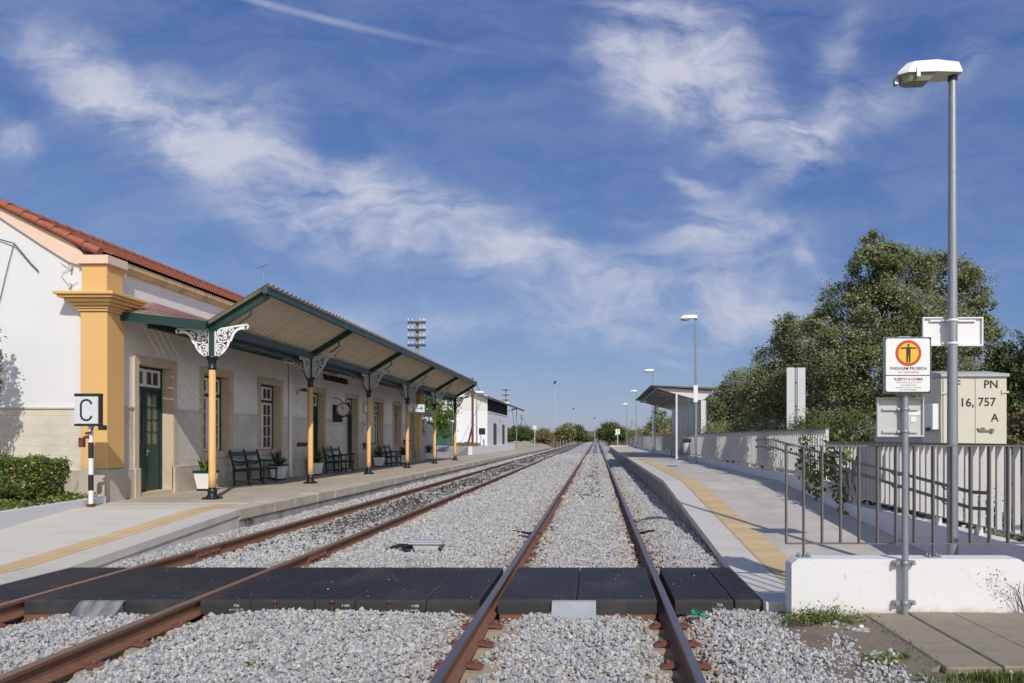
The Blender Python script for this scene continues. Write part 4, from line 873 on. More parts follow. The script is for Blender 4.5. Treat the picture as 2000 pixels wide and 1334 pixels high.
# warehouse
W=thing('goods_warehouse','white goods warehouse with brown tiled roof on a raised loading dock','warehouse',(-9.55,65,.94))
x0,x1,ya,yb,zb=-17.2,-9.55,65,79.6,.9; AP=(-13.35,6.75)
m=MB(); m.add([(x1,ya,zb),(x0,ya,zb),(x0,ya,3.95),(x1,ya,3.95)],[(0,1,2,3)]); m.quad((x1,ya,zb),(x1,yb,zb),(x1,yb,3.95),(x1,ya,3.95)); m.quad((x0,yb,zb),(x1,yb,zb),(x1,yb,5.3),(x0,yb,5.3)); m.box(x1,x1+.05,ya+.1,yb,3.86,3.95); m.build('wall',white,W)
m=MB(); m.add([(x1,ya+.03,3.95),(x0,ya+.03,3.95),(x0,ya+.03,5.3),(AP[0],ya+.03,AP[1]-.1),(x1,ya+.03,5.3)],[(0,1,2,3,4)]); m.build('gable_wall',M('aged_white',(.66,.65,.62),.85,.06,2,dirt=(.5,.48,.45),dscale=1.5,damt=.5),W)
m=MB(); m.box(x1-.2,x1-.02,ya+.1,yb-.1,3.95,5.25)
for k in range(24): m.box(x1-.02,x1+.02,ya+.12+k*.6,ya+.2+k*.6,3.96,5.2)
m.build('board_cladding',M('tarred_boards',(.02,.018,.016),.8,.3,8),W)
for dy0,dy1 in ((68.8,70.6),(75.2,76.8)):
    m=MB(); m.box(x1+.005,x1+.04,dy0,dy1,zb+.05,2.95)
    for k in range(6): q=dy0+(dy1-dy0)*k/6; m.box(x1+.04,x1+.055,q+.02,q+(dy1-dy0)/6-.02,zb+.1,2.9)
    m.build('door',green,W)
m=MB(); m.box(x1+.005,x1+.03,72.2,73.8,3.2,3.6); m.build('faded_sign',M('faded_print',(.55,.55,.56),.7),W)
m=MB(); m.box(x1+.03,x1+.06,71.9,72.6,2.2,2.5); m.build('notice',signgrey,W)
brt=M('old_roof_tile',(.13,.10,.085),.9,.3,6,dirt=(.07,.06,.05),dscale=2,damt=.6)
def rslope(xa,za,xb,zb_,y0,y1):
    m=MB(); m.prism([(xa,za),(xb,zb_),(xb,zb_-.13),(xa,za-.13)],lambda u,v,w:(u,w,v),y0,y1); return m
rf=rslope(AP[0],AP[1],x1+.45,5.02,ya-.5,93.5).build('roof',brt,W); rslope(AP[0]-.001,AP[1],x0-.4,5.02,ya-.5,93.5).build('roof',brt,W)
m=MB()
for k in range(56): m.tube([(x1+.30,ya-.4+k*.52,5.10),(x1+.52,ya-.4+k*.52,5.01)],.07,6)
m.build('eave_tiles',brt,rf)
m=MB(); m.box(-17,-9.45,56.5,62,ZL-.3,.93); m.box(-17,-9.45,62,86,ZL-.3,.93); tag(m.build('loading_dock',white),'low white loading dock under the warehouse','loading dock')
m=MB(); m.prism([(50,ZL+.003),(56.48,.93),(56.48,ZL+.003)],lambda u,v,w:(w,u,v),-11.6,-10.0); m.prism([(50.5,ZL+.004),(56.45,.97),(56.45,ZL+.004)],lambda u,v,w:(w,u,v),-9.98,-9.75); tag(m.build('dock_ramp',concold),'sloping concrete ramp leading up to the loading dock','ramp')
m=MB(); m.box(-13.5,-11.65,52.5,53,ZL,ZL+.75); tag(m.build('low_wall',M('sand_wall',(.45,.38,.28),.9,.1)),'low sand coloured wall beside the dock ramp','wall')
sp=np.stack([rng.uniform(-11.5,-9.5,900),rng.uniform(56.6,61.5,900),np.full(900,.94)],1); tag(blades('dry_grass',sp,dryleaf,None,.28,.02),kind='stuff')
# posts, signs and lamps on the left
q=thing('braced_post','tall rusty steel post with a diagonal brace in front of the warehouse','post',P(923,868,58)[:2]+(.93,))
x=P(923,868,58)[0]; zt=P(0,738,58)[2]; m=MB(); m.tube([(x,58,.93),(x,58,zt)],.09,8); m.build('post',rustpost,q); m=MB(); m.bar((x-.35,57.8,.93),(x-.02,58,2.5),.12,.12); m.build('brace',rustpost,q)
def wire(pa,pb,sag,label,rad=.012,name='overhead_wire',n=10):
    a=Vector(pa);b=Vector(pb); pts=[a.lerp(b,k/n)-Vector((0,0,sag*4*(k/n)*(1-k/n))) for k in range(n+1)]
    m=MB(); m.tube(pts,rad,5); return tag(m.build(name,black_iron),label,'wire')
wire((x,58,zt-.15),P(880,740,45),.02,'short wire from the rusty post towards the canopy',.015)
wire((x,58,zt-.15),P(1000,800,93),1.0,'sagging wire from the rusty post along the warehouse roof',.03)
wire(P(1000,800,93),P(1018,812,200),5.0,'wire drooping from the warehouse to the distant pole',.03)
wire(P(1018,812,200),P(1060,838,300),3.0,'wire running on past the distant pole over the trees',.05)
def lamp(label,x,y,zb,H,dirx=-1,sc=.88):
    r=thing('street_lamp',label,'street lamp',(x,y,zb),'platform lamps'); d=dirx
    m=MB(); m.tube([(x,y,zb),(x,y,zb+H*.35),(x,y,zb+H)],[.060,.056,.040],14); m.lathe((x,y,zb),[(.11,0),(.11,.012),(.065,.02)],10); m.build('pole',galv,r)
    z=zb+H; w=.155; m=MB()
    def loop(u0,u1,ww,z_): return [(x+d*u0,y-ww,z_+.04*u0),(x+d*u1,y-ww,z_+.055*u1*-1),(x+d*u1,y+ww,z_-.055*u1),(x+d*u0,y+ww,z_+.04*u0)]
    L0=[(u*sc,v*sc) for u,v in [(-.07,-w*.75),(.26,-w),(.62,-w),(.73,-w*.6),(.73,w*.6),(.62,w),(.26,w),(-.07,w*.75)]]
    L1=[(u*sc,v*sc) for u,v in [(-.04,-w*.55),(.24,-w*.75),(.52,-w*.7),(.60,-w*.4),(.60,w*.4),(.52,w*.7),(.24,w*.75),(-.04,w*.55)]]
    b0=[(x+d*u,y+v,z+.0-.03*u) for u,v in L0]; b1=[(x+d*u,y+v,z+.028-.03*u) for u,v in L0]; t1=[(x+d*u,y+v,z+.140-.06*abs(u-.2)) for u,v in L1]
    if d<0: pass
    m.add(b0+b1+t1,[tuple(range(8))]+[(i,(i+1)%8,8+(i+1)%8,8+i) for i in range(8)]+[(8+i,8+(i+1)%8,16+(i+1)%8,16+i) for i in range(8)]+[tuple(range(16,24))])
    hd=m.build('lamp_head',whitep,r); 
    m=MB(); LL=[(u*sc,v*sc) for u,v in [(.27,-w*.85),(.60,-w*.85),(.69,-w*.5),(.69,w*.5),(.60,w*.85),(.27,w*.85)]]; T=[(x+d*u,y+v,z-.002-.03*u) for u,v in LL]; Bm=[(x+d*(.46+(u-.46)*.72),y+v*.7,z-.075-.03*u) for u,v in LL]
    m.add(T+Bm,[(i,(i+1)%6,6+(i+1)%6,6+i) for i in range(6)]+[tuple(range(6,12))]); m.build('lens',lensm,hd)
    m=MB(); m.box(x+d*.44-.02,x+d*.44+.02,y-w*sc-.012,y-w*sc+.004,z-.07,z+.035); m.box(x+d*.635-.02,x+d*.635+.02,y-.03,y+.03,z-.10,z-.03); m.build('clip',galv,hd)
    m=MB(); m.tube([(x,y,z-.05),(x,y,z+.05)],.05,12); m.build('spigot',signk,hd)
    return r
lensm=M('lamp_glass',(.30,.29,.25),.15,.1,5)
lamp('tall galvanised lamp rising beside the no trespassing sign, white sign on its pole',3.98,8.3,.002,5.635)
l1=lamp('platform lamp just in front of the glass shelter',4.08,30.5,ZR,5.95)
dup(l1,(4.13,54.5,ZR),'platform lamp just past the far end of the shelter'); dup(l1,(4.2,78.5,ZR),'second lamp past the shelter on the ramped platform'); dup(l1,(4.2,102.5,.24),'last small lamp beyond the far end of the ramped platform')
lamp('slim lamp standing on the dock in front of the white warehouse gable',P(931,868,60)[0],60,.93,4.3,1); lamp('lamp beside the loading dock past the warehouse corner',P(1009,870,88)[0],88,ZL,4.65,-1)
lamp('lamp close to the track side wall of the warehouse',P(984,870,80)[0],80,ZL,5.0,1)
# directional signs
def board(name,label,x0,x1,z0,z1,y,cat='sign',face=signw,group=None):
    r=thing(name,label,cat,((x0+x1)/2,y,z0),group); m=MB(); m.box(x0,x1,y,y+.05,z0,z1); m.build('panel',face,r,bevel=.004,seg=1); return r
def arrow(mb,cx,cz,L,ang,y,w=.03):
    c,s=math.cos(ang),math.sin(ang); R=lambda u,v:(cx+u*c-v*s,cz+u*s+v*c)
    for poly in ([(-L,-w/2),(L*.8,-w/2),(L*.8,w/2),(-L,w/2)],[(L*1.05,0),(L*.25,L*.75),(L*.05,L*.55),(L*.6,0)],[(L*1.05,0),(L*.6,0),(L*.05,-L*.55),(L*.25,-L*.75)]): mb.prism([R(*p) for p in poly],lambda u,v,q:(u,q,v),y,y+.003)
yb=CY[3]-.1; s=F/yb; bxa,bxb=(798-VX)/s,(829.5-VX)/s
r=board('direction_sign','white hanging sign with number 2 and a teal arrow by the fourth column',bxa,bxb,EYE+(855-805)/s,EYE+(855-790)/s,yb-.05)
zc=EYE+(855-797.5)/s
m=MB(); ww=.17
for a,b,c,d in ((-ww,ww,.14,.15),(-ww,ww,-.15,-.14),(-ww,-ww+.01,-.14,.14),(ww-.01,ww,-.14,.14)): m.box(bxa+.22+a,bxa+.22+b,yb-.056,yb-.0505,zc+c,zc+d)
m.build('number_frame',signk,r)
text_mesh('Linha',.085,'line_text',signk,r,(bxa+.22,yb-.054,zc+.085)); text_mesh('2',.20,'line_number',signk,r,(bxa+.22,yb-.054,zc-.045),bold=.006)
m=MB(); arrow(m,bxb-.18,zc,.12,0,yb-.056,.03); m.build('arrow',signteal,r)
m=MB(); m.tube([(bxa+.05,yb-.03,zc+.16),(bxa+.05,yb-.03,ZV-.1)],.01,6); m.tube([(bxb-.05,yb-.03,zc+.16),(bxb-.05,yb-.03,ZV-.1)],.01,6); m.build('hanger',signk,r)
yb=CY[4]-.4; s=F/yb; r=board('direction_sign','grey hanging sign with a left arrow by the fifth column',(817-VX)/s,(847-VX)/s,EYE+(855-814.5)/s,EYE+(855-804)/s,yb,face=signgrey)
xa=(817-VX)/s; zc=EYE+(855-809.3)/s; m=MB(); arrow(m,xa+.13,zc,.07,math.pi,yb-.004,.025)
for k,(a,b) in enumerate(((.30,.62),(.30,.72))): m.box(xa+a,xa+b,yb-.004,yb-.001,zc+.03-.09*k,zc+.065-.09*k)
m.build('arrow',signk,r); m=MB(); m.tube([(xa+.05,yb+.02,zc+.13),(xa+.05,yb+.02,ZV-.1)],.01,6); m.tube([(xa+.7,yb+.02,zc+.13),(xa+.7,yb+.02,ZV-.1)],.01,6); m.build('hanger',signk,r)
yb=54; s=F/yb; r=thing('sign_post','pole carrying two white arrow boards and a small square sign beyond the canopy','sign',(P(875,890,54)[0],54,ZL))
x=P(875,0,54)[0]; m=MB(); m.tube([(x,54,ZL),(x,54,P(0,770,54)[2])],.06,10); m.build('pole',galv,r)
for (pa,pb,qa,qb,ang,nm) in ((856.5,874,835,826,math.radians(225),'arrow_board'),(867,884,826,817,math.radians(-45),'arrow_board'),(868,882,815.5,808,None,'pictogram_board')):
    m=MB(); m.box((pa-VX)/s,(pb-VX)/s,53.85,53.9,EYE+(855-qa)/s,EYE+(855-qb)/s); o=m.build(nm,signw if ang else signgrey,r)
    m=MB(); zc=EYE+(855-(qa+qb)/2)/s; xc=(pa*.3+pb*.7-VX)/s if ang and ang<0 else (pa*.75+pb*.25-VX)/s
    if ang: 
        arrow(m,xc,zc,.09,ang,53.845,.04); xo=(pa+pb)/2-VX; xo=xo/s+(.12 if ang>0 else -.12)
        for k in (0,1): m.lathe((xo+k*.12,53.84,zc-.1),[(.03,0),(.03,.1),(.02,.13),(.035,.15),(.02,.18)],6)
    else: m.box((pa-VX)/s+.05,(pa-VX)/s+.2,53.845,53.849,zc-.08,zc+.08); m.box((pb-VX)/s-.2,(pb-VX)/s-.06,53.845,53.849,zc-.08,zc+.08)
    m.build('pictogram',M('sign_navy',(.03,.06,.16),.4) if ang else signk,o)
r=thing('signal_board','black square board on a short post before the warehouse wall','signal',P(941,866,62)[:2]+(.93,)); x,_,z=P(941.5,842.5,62); m=MB(); m.box(x-.26,x+.26,61.95,62.05,z-.27,z+.27); m.build('board',signk,r); m=MB(); m.tube([(x-.1,62,.93),(x-.1,62,z-.2)],.03,8); m.box(x+.08,x+.2,61.95,62.05,.93,1.5); m.build('post',galv,r)
m=MB(); x,_,z=P(927,829.5,60); m.box(x-.22,x+.25,59.7,59.74,z-.04,z+.05); tag(m.build('cross_bar',signgrey),'small pale bar fixed on the lamp pole at the warehouse','bar')
# telegraph poles
def tele(label,px,pyt,d,zb,arms,span,zs_,ins=True,r0=.13):
    x,_,zt=P(px,pyt,d); r=thing('telegraph_pole',label,'telegraph pole',(x,d,zb),'telegraph poles'); m=MB(); m.tube([(x,d,zb),(x,d,zt)],[r0,r0*.75],8); m.build('pole',wood,r)
    for k in range(arms):
        z=zt-.12-zs_*k; m=MB(); m.box(x-span/2,x+span/2,d-r0-.1,d-r0,z-.065,z+.065); a=m.build('crossarm',M('arm_wood',(.075,.062,.052),.9,.2) if k==0 else bpy.data.materials['arm_wood'],r)
        if ins:
            m=MB()
            for u in (-.46,-.24,.2,.38,.47)[:5 if k<3 else 4]: m.lathe((x+u*span,d-r0-.05,z+.05),[(.018,0),(.018,.05),(.04,.055),(.036,.10),(.042,.11),(.026,.17),(.01,.185)],8)
            m.build('insulator',porcelain,a)
    return r
tele('tall telegraph pole with four crossarms of white insulators behind the station roof',815,627,45,ZL,4,1.08,.46)
tele('telegraph pole with three crossarms rising behind the warehouse roof',988,760,106,.2,3,1.1,.72)
tele('dark distant telegraph pole with two short crossarms past the warehouse',1018.5,810,200,.2,2,1.05,.8,True,.2)
tele('very distant telegraph pole beyond the end of the ramped platform',1234,823,330,.2,2,1.3,1.0,False,.15)
# tall masts with dark hooded heads
def mast(label,px,pt,pb,d,hs):
    x,_,zt=P(px,pt,d); r=thing('signal_mast',label,'mast',(x,d,-.1),'tall thin masts by the line'); m=MB(); m.tube([(x+.3*hs,d,-.1),(x,d,zt)],[.10*d/186,.055*d/186],7); m.build('pole',M('mast_grey',(.5,.5,.5),.6) if 'mast_grey' not in bpy.data.materials else bpy.data.materials['mast_grey'],r)
    m=MB(); m.lathe((x,d,zt-.6*hs),[(.08*hs,0),(.28*hs,.35*hs),(.42*hs,.9*hs),(.38*hs,1.25*hs),(.2*hs,1.35*hs)],10); m.tube([(x,d,zt+.5*hs),(x+.75*hs,d,zt+.75*hs)],.2*hs,7); m.build('head',signk,r)
mast('tallest thin mast with a dark hooded head left of the far trees',1083.5,748,869,186,.62); mast('middle thin mast with a dark head among the far trees',1120,799,862,290,.62); mast('farthest thin mast with a dark head above the vanishing track',1161,818,858,420,.75)
def small_sign(label,px,pyt,pyb,base,d,zb):
    x,_,z1=P(px,pyt,d); z0=P(px,pyb,d)[2]; w=(z1-z0)*.42; r=thing('warning_sign',label,'sign',(x,d,zb)); m=MB(); m.tube([(x,d,zb),(x,d,z0+.1)],.04,7); m.build('post',whitep,r); m=MB(); m.box(x-w,x+w,d-.08,d-.05,z0,z1); o=m.build('board',signw,r)
    m=MB(); ycyl(m,w*.55,d-.086,d-.081,16,0,x,z0+(z1-z0)*.66); m.build('emblem',signy,o); m=MB(); m.box(x-w*.75,x+w*.75,d-.086,d-.081,z0+(z1-z0)*.25,z0+(z1-z0)*.31); m.box(x-w*1.3,x-w*.2,d-.04,d-.02,z0-.12,z0+.05); m.build('text_line',signgrey,o)
small_sign('small white warning sign on a white post at the far platform end',1206.5,838,848,866,95,.0)
small_sign('small white warning sign standing near the rubble mound on the left',1044.5,831,838,870,112,.1)
m=MB()
for k in range(7): m.box(2.9+k*.55,3.3+k*.55,104,104.5,-.2,.35); 
m.box(2.7,6.6,104.1,104.4,.1,.28); tag(m.build('buffer_barrier',redplate),'low reddish barrier behind the far platform end','barrier')
# rubble mound and wooden fence far left
def mound(name,cx,cy,rx,ry,h,mat):
    n=26; v=[];f=[]
    for i in range(n):
        for j in range(n):
            u,w=i/(n-1)*2-1,j/(n-1)*2-1; k=max(0,1-(u*u+w*w)); v.append((cx+u*rx,cy+w*ry,-.15+h*k**.8*(1+.5*math.sin(7*u+3*w)*math.sin(5*w-u))+random.uniform(-.08,.08)*k))
    for i in range(n-1):
        for j in range(n-1): f.append((i*n+j,(i+1)*n+j,(i+1)*n+j+1,i*n+j+1))
    return tag(raw_obj(name,np.array(v,dtype=np.float32),f,mat),kind='structure')
rub=M('rubble',(.33,.29,.225),.95,.35,2.5,dirt=(.2,.17,.12),dscale=.8,damt=.7,bump=1,bscale=6)
mound('rubble_mound',-11.5,112,5.5,7,.95,rub); mound('earth_bank',-15,150,7,25,1.6,scrubm)
wf=thing('paddock_fence','row of short weathered wooden stakes in front of the far left trees','fence',(-12,140,0))
for k in range(17): 
    m=MB(); x=-15.5+k*.62; m.tube([(x,140,-.1),(x+random.uniform(-.1,.1),140,1.15+random.uniform(-.15,.15))],.07,5); m.build('stake',wood,wf)
m=MB(); m.bar((-15.5,139.9,.8),(-5.8,139.9,.8),.05,.06); m.build('rail',wood,wf)
# ================================================================== right side
XF=4.56
m=MB(); m.prism([(14.4,-.1),(92,-.1),(92,.74),(14.4,.74)],lambda u,v,w:(w,u,v),4.452,4.66); tag(m.build('kerb_wall',wallw,bevel=.015),'long low white kerb under the far slat fence','kerb')
m=MB(); m.prism([(7.2,-.3),(14.39,-.3),(14.39,.44),(7.2,.44)],lambda u,v,w:(w,u,v),4.452,4.72); tag(m.build('kerb_wall',wallw,bevel=.015),'lower white kerb wall along the foot of the ramp','kerb')
def slat_fence(label,y0,y1,z0,z1,x=XF,sp=.18,stand=True,posts=True):
    r=thing('slat_fence',label,'fence',(x,y0,z0),'grey slat fences'); n=int((y1-y0)/sp)
    m=MB()
    for k in range(n+1): y=y0+k*sp; m.box(x-.035,x+.030,y,y+.030,z0,z1-.012)
    m.build('slats',slatm,r)
    m=MB(); m.box(x-.045,x+.04,y0-.01,y1+.05,z1-.025,z1); m.build('top_rail',railm,r)
    m=MB(); m.box(x-.02,x+.02,y0,y1,z0-.012,z0+.002) ; m.build('bottom_rail',slatm,r)
    y=y0+.1; zb=.74 if stand else .44
    while y<y1 and y<60:
        m=MB(); m.prism([(0,0),(.11,0),(.03,z0-zb)],lambda u,v,w:(w,y+u,zb+v),x-.04,x+.03); m.build('foot_bracket',slatm,r); y+=1.05 if y<36 else 2.1
    return r
slat_fence('tall grey slat fence along the flat platform, passing under the shelter',14.66,101,.85,1.79)
slat_fence('lower grey slat fence beside the ramp with a climbing plant on its end',6.6,14.62,.56,1.53,stand=False)
# front wall and railing
m=MB(); wl=[(-.145,1.80),(-.145,3.97)]
m.prism([(1.80,-.16),(3.97,-.16),(3.97,.43),(3.90,.478),(1.86,.478),(1.80,.43)],lambda u,v,w:(u,w,v),6.85,7.08); tag(m.build('front_wall',wallw,bevel=.02,seg=3),'low white concrete wall with chamfered ends under the grey railing','wall')
m=MB(); m.prism([(4.0,-.16),(7.5,-.16),(7.5,.40),(4.0,.40)],lambda u,v,w:(u,w,v),6.9,7.06); tag(m.build('front_wall',wallw,bevel=.02),'next white wall past the chamfered end of the front wall','wall')
R_=thing('railing','grey metal railing standing on the low white front wall','railing',(1.79,6.965,.478))
bxs=[(px-VX)/F*6.965 for px in (1535.5,1569.5,1605.5,1641.5,1677.5,1713.5,1749.5,1785.5,1822.5,1858.5,1895,1932,1968.5)]
while len(bxs)<22: bxs.append(bxs[-1]+.1755)
zt,zbm=1.527,.612
m=MB(); m.box(bxs[0]-.006,bxs[-1]+.006,6.94,6.99,zt-.012,zt); m.build('top_rail',railm,R_)
m=MB(); m.box(bxs[0]-.006,bxs[-1]+.006,6.945,6.985,zbm-.012,zbm); m.build('bottom_rail',railm,R_)
for k,x in enumerate(bxs):
    post=k in (1,8,15,21); m=MB(); m.box(x-.007,x+.007,6.942,6.988,(.478 if post else zbm+.0005),zt-.0125); o=m.build('post' if post else 'baluster',railm,R_)
    if post:
        m=MB(); m.box(x-.06,x+.06,6.91,7.02,.479,.487)
        for sx in (-.045,.045):
            for sy in (-.035,.035): m.lathe((x+sx,6.965+sy,.487),[(.013,0),(.013,.012),(.008,.014),(.008,.03)],6)
        m.build('base_plate',galv,o)
# ramp handrail
H_=thing('handrail','double tube handrail climbing along the ramp in front of the fence','handrail',(4.33,8.7,.06))
zr=lambda d:.06*max(0,min(d,18.2)-9.08)
for off in (1.0,.815):
    pts=[(4.33,d,(zr(d) if d>9.08 else .06*(d-9.08))+off) for d in (8.7,9.4,11,13,15,17,18.2,19.2,20.1)]
    m=MB(); m.tube(pts+[(4.36,20.25,zr(18.2)+off-.03)],.022,10); m.tube([pts[0],(4.36,8.6,pts[0][2]-.01),(4.53,8.6,pts[0][2]-.02)],.02,8); m.build('rail_tube',railm,H_)
for d in (9.3,10.9,12.5,14.1,15.7,17.3,18.9):
    m=MB()
    for off in (1.0,.815): m.tube([(4.33,d,zr(d)+off-.025),(4.37,d,zr(d)+off-.06),(4.52,d,zr(d)+off-.06)],.011,6)
    m.build('rail_bracket',railm,H_)
# no trespassing sign
T=thing('warning_sign','no trespassing sign on a galvanised pole strapped to the white front wall','sign',(2.82,6.79,-.03)); x=2.82; y=6.785; s=F/y
Z=lambda py:EYE+(855-py)/s
XP=lambda px:(px-VX)/s
m=MB(); m.tube([(x,y,-.03),(x,y,2.505)],.029,16); pol=m.build('pole',galv,T)
m=MB()
for zc in (Z(1100),Z(1178)):
    m.lathe((x,y,zc-.02),[(.031,0),(.033,.002),(.033,.038),(.031,.04)],16)
    for sg in (-1,1): m.box(x+sg*.07-.028,x+sg*.07+.028,y+.005,y+.05,zc-.02,zc+.02); m.tube([(x+sg*.075,y-.02,zc),(x+sg*.075,y+.01,zc)],.017,8)
m.build('wall_clamp',galv,pol)
m=MB(); xa,xb,za,zb_=XP(1720.5),XP(1812.5),Z(769.5),Z(660); m.box(xa,xb,6.715,6.745,za,zb_); fr=m.build('sign_board',galv,T,bevel=.004,seg=1)
yy=6.7145
def rrect(x0,x1,z0,z1,r,n=5): return [(cx+r*math.cos(a),cz+r*math.sin(a)) for cx,cz,a0 in ((x1-r,z1-r,0),(x0+r,z1-r,math.pi/2),(x0+r,z0+r,math.pi),(x1-r,z0+r,1.5*math.pi)) for a in np.linspace(a0,a0+math.pi/2,n)]
m=MB(); m.box(xa+.006,xb-.006,yy-.0012,yy-.0002,za+.006,zb_-.006); m.build('border',signk,fr)
m=MB(); m.prism(rrect(xa+.017,xb-.015,za+.017,zb_-.015,.02),lambda u,v,w:(u,w,v),yy-.0022,yy-.0014); m.build('face',signw,fr)
xc=XP(1767.5); zc=Z(691.5)
m=MB(); ycyl(m,.119,yy-.0028,yy-.0024,40,0,xc,zc); m.build('ring_edge',M('sign_orange',(.75,.22,.03),.35),fr); m=MB(); ycyl(m,.115,yy-.0034,yy-.003,40,0,xc,zc); m.build('ring',signr,fr); m=MB(); ycyl(m,.092,yy-.004,yy-.0036,40,0,xc,zc); m.build('disc',signy,fr)
m=MB(); ycyl(m,.0115,yy-.0048,yy-.0043,18,0,xc,zc+.072)
fy=lambda u,v,w:(xc+u,w,zc+v)
m.prism([(-.072,.038),(-.072,.050),(-.02,.056),(.02,.056),(.072,.050),(.072,.038),(.02,.040),(.019,-.085),(.004,-.085),(.002,-.02),(-.002,-.02),(-.004,-.085),(-.019,-.085),(-.02,.040)],fy,yy-.0048,yy-.0043); m.build('pictogram',signk,fr)
m=MB(); m.box(xa+.012,xb-.012,yy-.003,yy-.0024,Z(735.3),Z(733.6)); m.build('divider',signk,fr)
def st(t,py,size,mat=signk,bold=0,wx=1.0,dx=0): text_mesh(t,size,'sign_text',mat,fr,(xc+.001+dx,yy-.0028,Z(py)),depth=.0002,wx=wx,bold=bold)
st('PASSAGEM PROIBIDA',721.3,.036,signk,.0007,.98); st('NO TRESPASSING',728.6,.024,signr,.0002,1.0)
st('SUJEITO A COIMA',742,.033,signk,.0008,.98); st('TRESPASSING WILL BE FINED',748.4,.0185,signr,0,.98); st('NOS TERMOS DOS',753.6,.017,signk,0,1); st('ARTIGOS 15 A 24 DEC. - LEI 276/2003',758.2,.0165,signk,0,.86); st('DE 4 DE NOVEMBRO',762.7,.0165,signk,0,1)
m=MB(); m.box(XP(1752),XP(1775),6.75,6.76,zb_,zb_+.012); m.build('cap',galv,fr)
def back_board(par,x0,x1,z0,z1,yf,clampx,clz,mat,rim=.012,dep=.03,cr=.032):
    m=MB(); m.box(x0,x1,yf+dep-.004,yf+dep,z0,z1)
    for a,b,c,d in ((x0,x0+rim,z0,z1),(x1-rim,x1,z0,z1),(x0+rim,x1-rim,z0,z0+rim),(x0+rim,x1-rim,z1-rim,z1)): m.box(a,b,yf,yf+dep-.004,c,d)
    o=m.build('board_back',mat,par)
    m=MB()
    for z in clz:
        m.box(x0+.12*(x1-x0),x1-.12*(x1-x0),yf+.004,yf+.022,z-.010,z+.010); m.box(clampx-cr-.03,clampx+cr+.03,yf-.008,yf+.004,z-.013,z+.013)
        for sg in (-1,1): m.tube([(clampx+sg*(cr+.02),yf-.02,z),(clampx+sg*(cr+.02),yf,z)],.009,6)
    m.build('clamp_bar',mat if mat is not signw else whitep,o); return o
o=back_board(T,XP(1716),XP(1808),Z(853),Z(776),y+.031,x,(Z(799),Z(843)),signgrey)
m=MB(); 
for z in (Z(799),Z(843)): m.lathe((x,y,z-.012),[(.031,0),(.0335,.002),(.0335,.022),(.031,.024)],14)
m.build('pole_strap',galv,pol)
m=MB(); m.box(x+.05,x+.165,y+.052,y+.0565,Z(811),Z(803)); m.box(x+.075,x+.125,y+.052,y+.0565,Z(824),Z(814)); m.build('sticker',signw,o)
# white sign on the near lamp
y=8.3; s=F/y; Lb=thing('sign_board','blank white back of a sign strapped to the tall lamp pole','sign',(3.98,8.36,2.62))
back_board(Lb,(1801-VX)/F*8.39,(1918.5-VX)/F*8.39,EYE+(855-676)/F*8.39,EYE+(855-620)/F*8.39,8.365,3.98,(EYE+(855-626)/F*8.36,EYE+(855-671)/F*8.36),signw,.014,.035,.062)
m=MB()
for py in (626,671): m.lathe((3.98,8.3,EYE+(855-py)/s-.014),[(.056,0),(.060,.002),(.060,.026),(.056,.028)],16)
m.build('pole_strap',whitep,Lb)
r=board('sign_board','small white plate seen edge-on on the lamp at the shelter',3.98,4.15,3.05,3.75,30.40); m=MB(); m.tube([(4.08,30.5,3.2),(4.08,30.5,3.24)],.075,10); m.build('pole_strap',galv,r)
# relay cabinet
Cb=thing('relay_cabinet','cream double door trackside cabinet lettered PN 16,757 A behind the fence','cabinet',(5.5,11.1,.24)); d=10.8; s=F/d
X0,X1=(1838-VX)/s,(1966.5-VX)/s; ZT=EYE+(855-736)/s
m=MB(); m.box(X0,X1,d,d+.62,.24,ZT); m.build('cabinet_body',cab,Cb,bevel=.006,seg=1)
m=MB(); m.add([(X0-.02,d-.04,ZT+.002),(X1+.02,d-.04,ZT+.002),(X1+.02,d-.04,ZT+.045),(X0-.02,d-.04,ZT+.045),(X0-.02,d+.66,ZT+.002),(X1+.02,d+.66,ZT+.002),(X1-.04,d+.45,ZT+.12),(X0+.02,d+.45,ZT+.12),(X1+.02,d+.66,ZT+.045),(X0-.02,d+.66,ZT+.045)],[(0,1,2,3),(3,2,6,7),(7,6,8,9),(9,8,5,4),(0,3,7,9,4),(1,5,8,6,2),(4,5,1,0)]); m.build('roof',cabgrey,Cb)
xm=(1903.5-VX)/s; dl=[]
for a,b in ((X0+.025,xm-.003),(xm+.003,X1-.015)):
    m=MB(); m.box(a,b,d-.018,d-.001,.34,ZT-.03); dl.append(m.build('door',cab,Cb,bevel=.005,seg=1))
m=MB(); hx=(1922-VX)/s; hz=EYE+(855-841)/s; m.box(hx-.09,hx+.12,d-.04,d-.02,hz-.015,hz+.015); m.box(hx+.08,hx+.12,d-.05,d-.018,hz-.03,hz+.03); m.tube([(hx-.09,d-.03,hz),(hx-.11,d-.03,hz+.035)],.01,6); m.box(hx-.06,hx,d-.03,d-.018,hz+.02,hz+.045); m.build('handle',M('brass_handle',(.25,.21,.13),.5,metal=.5),dl[1])
for (px,py,par) in ((1844,768,0),(1962,766,1)):
    m=MB(); hx=(px-VX)/s; hz=EYE+(855-py)/s; m.box(hx-.05,hx+.05,d-.035,d-.018,hz-.012,hz+.012); m.tube([(hx-.05,d-.025,hz-.03),(hx-.05,d-.025,hz+.03)],.012,6); m.build('hinge',cab,dl[par])
def ct(t,px,py,sz,par): text_mesh(t,sz,'lettering',signk,par,((px-VX)/s,d-.0195,EYE+(855-py)/s),depth=.0005,wx=1.02,bold=.003)
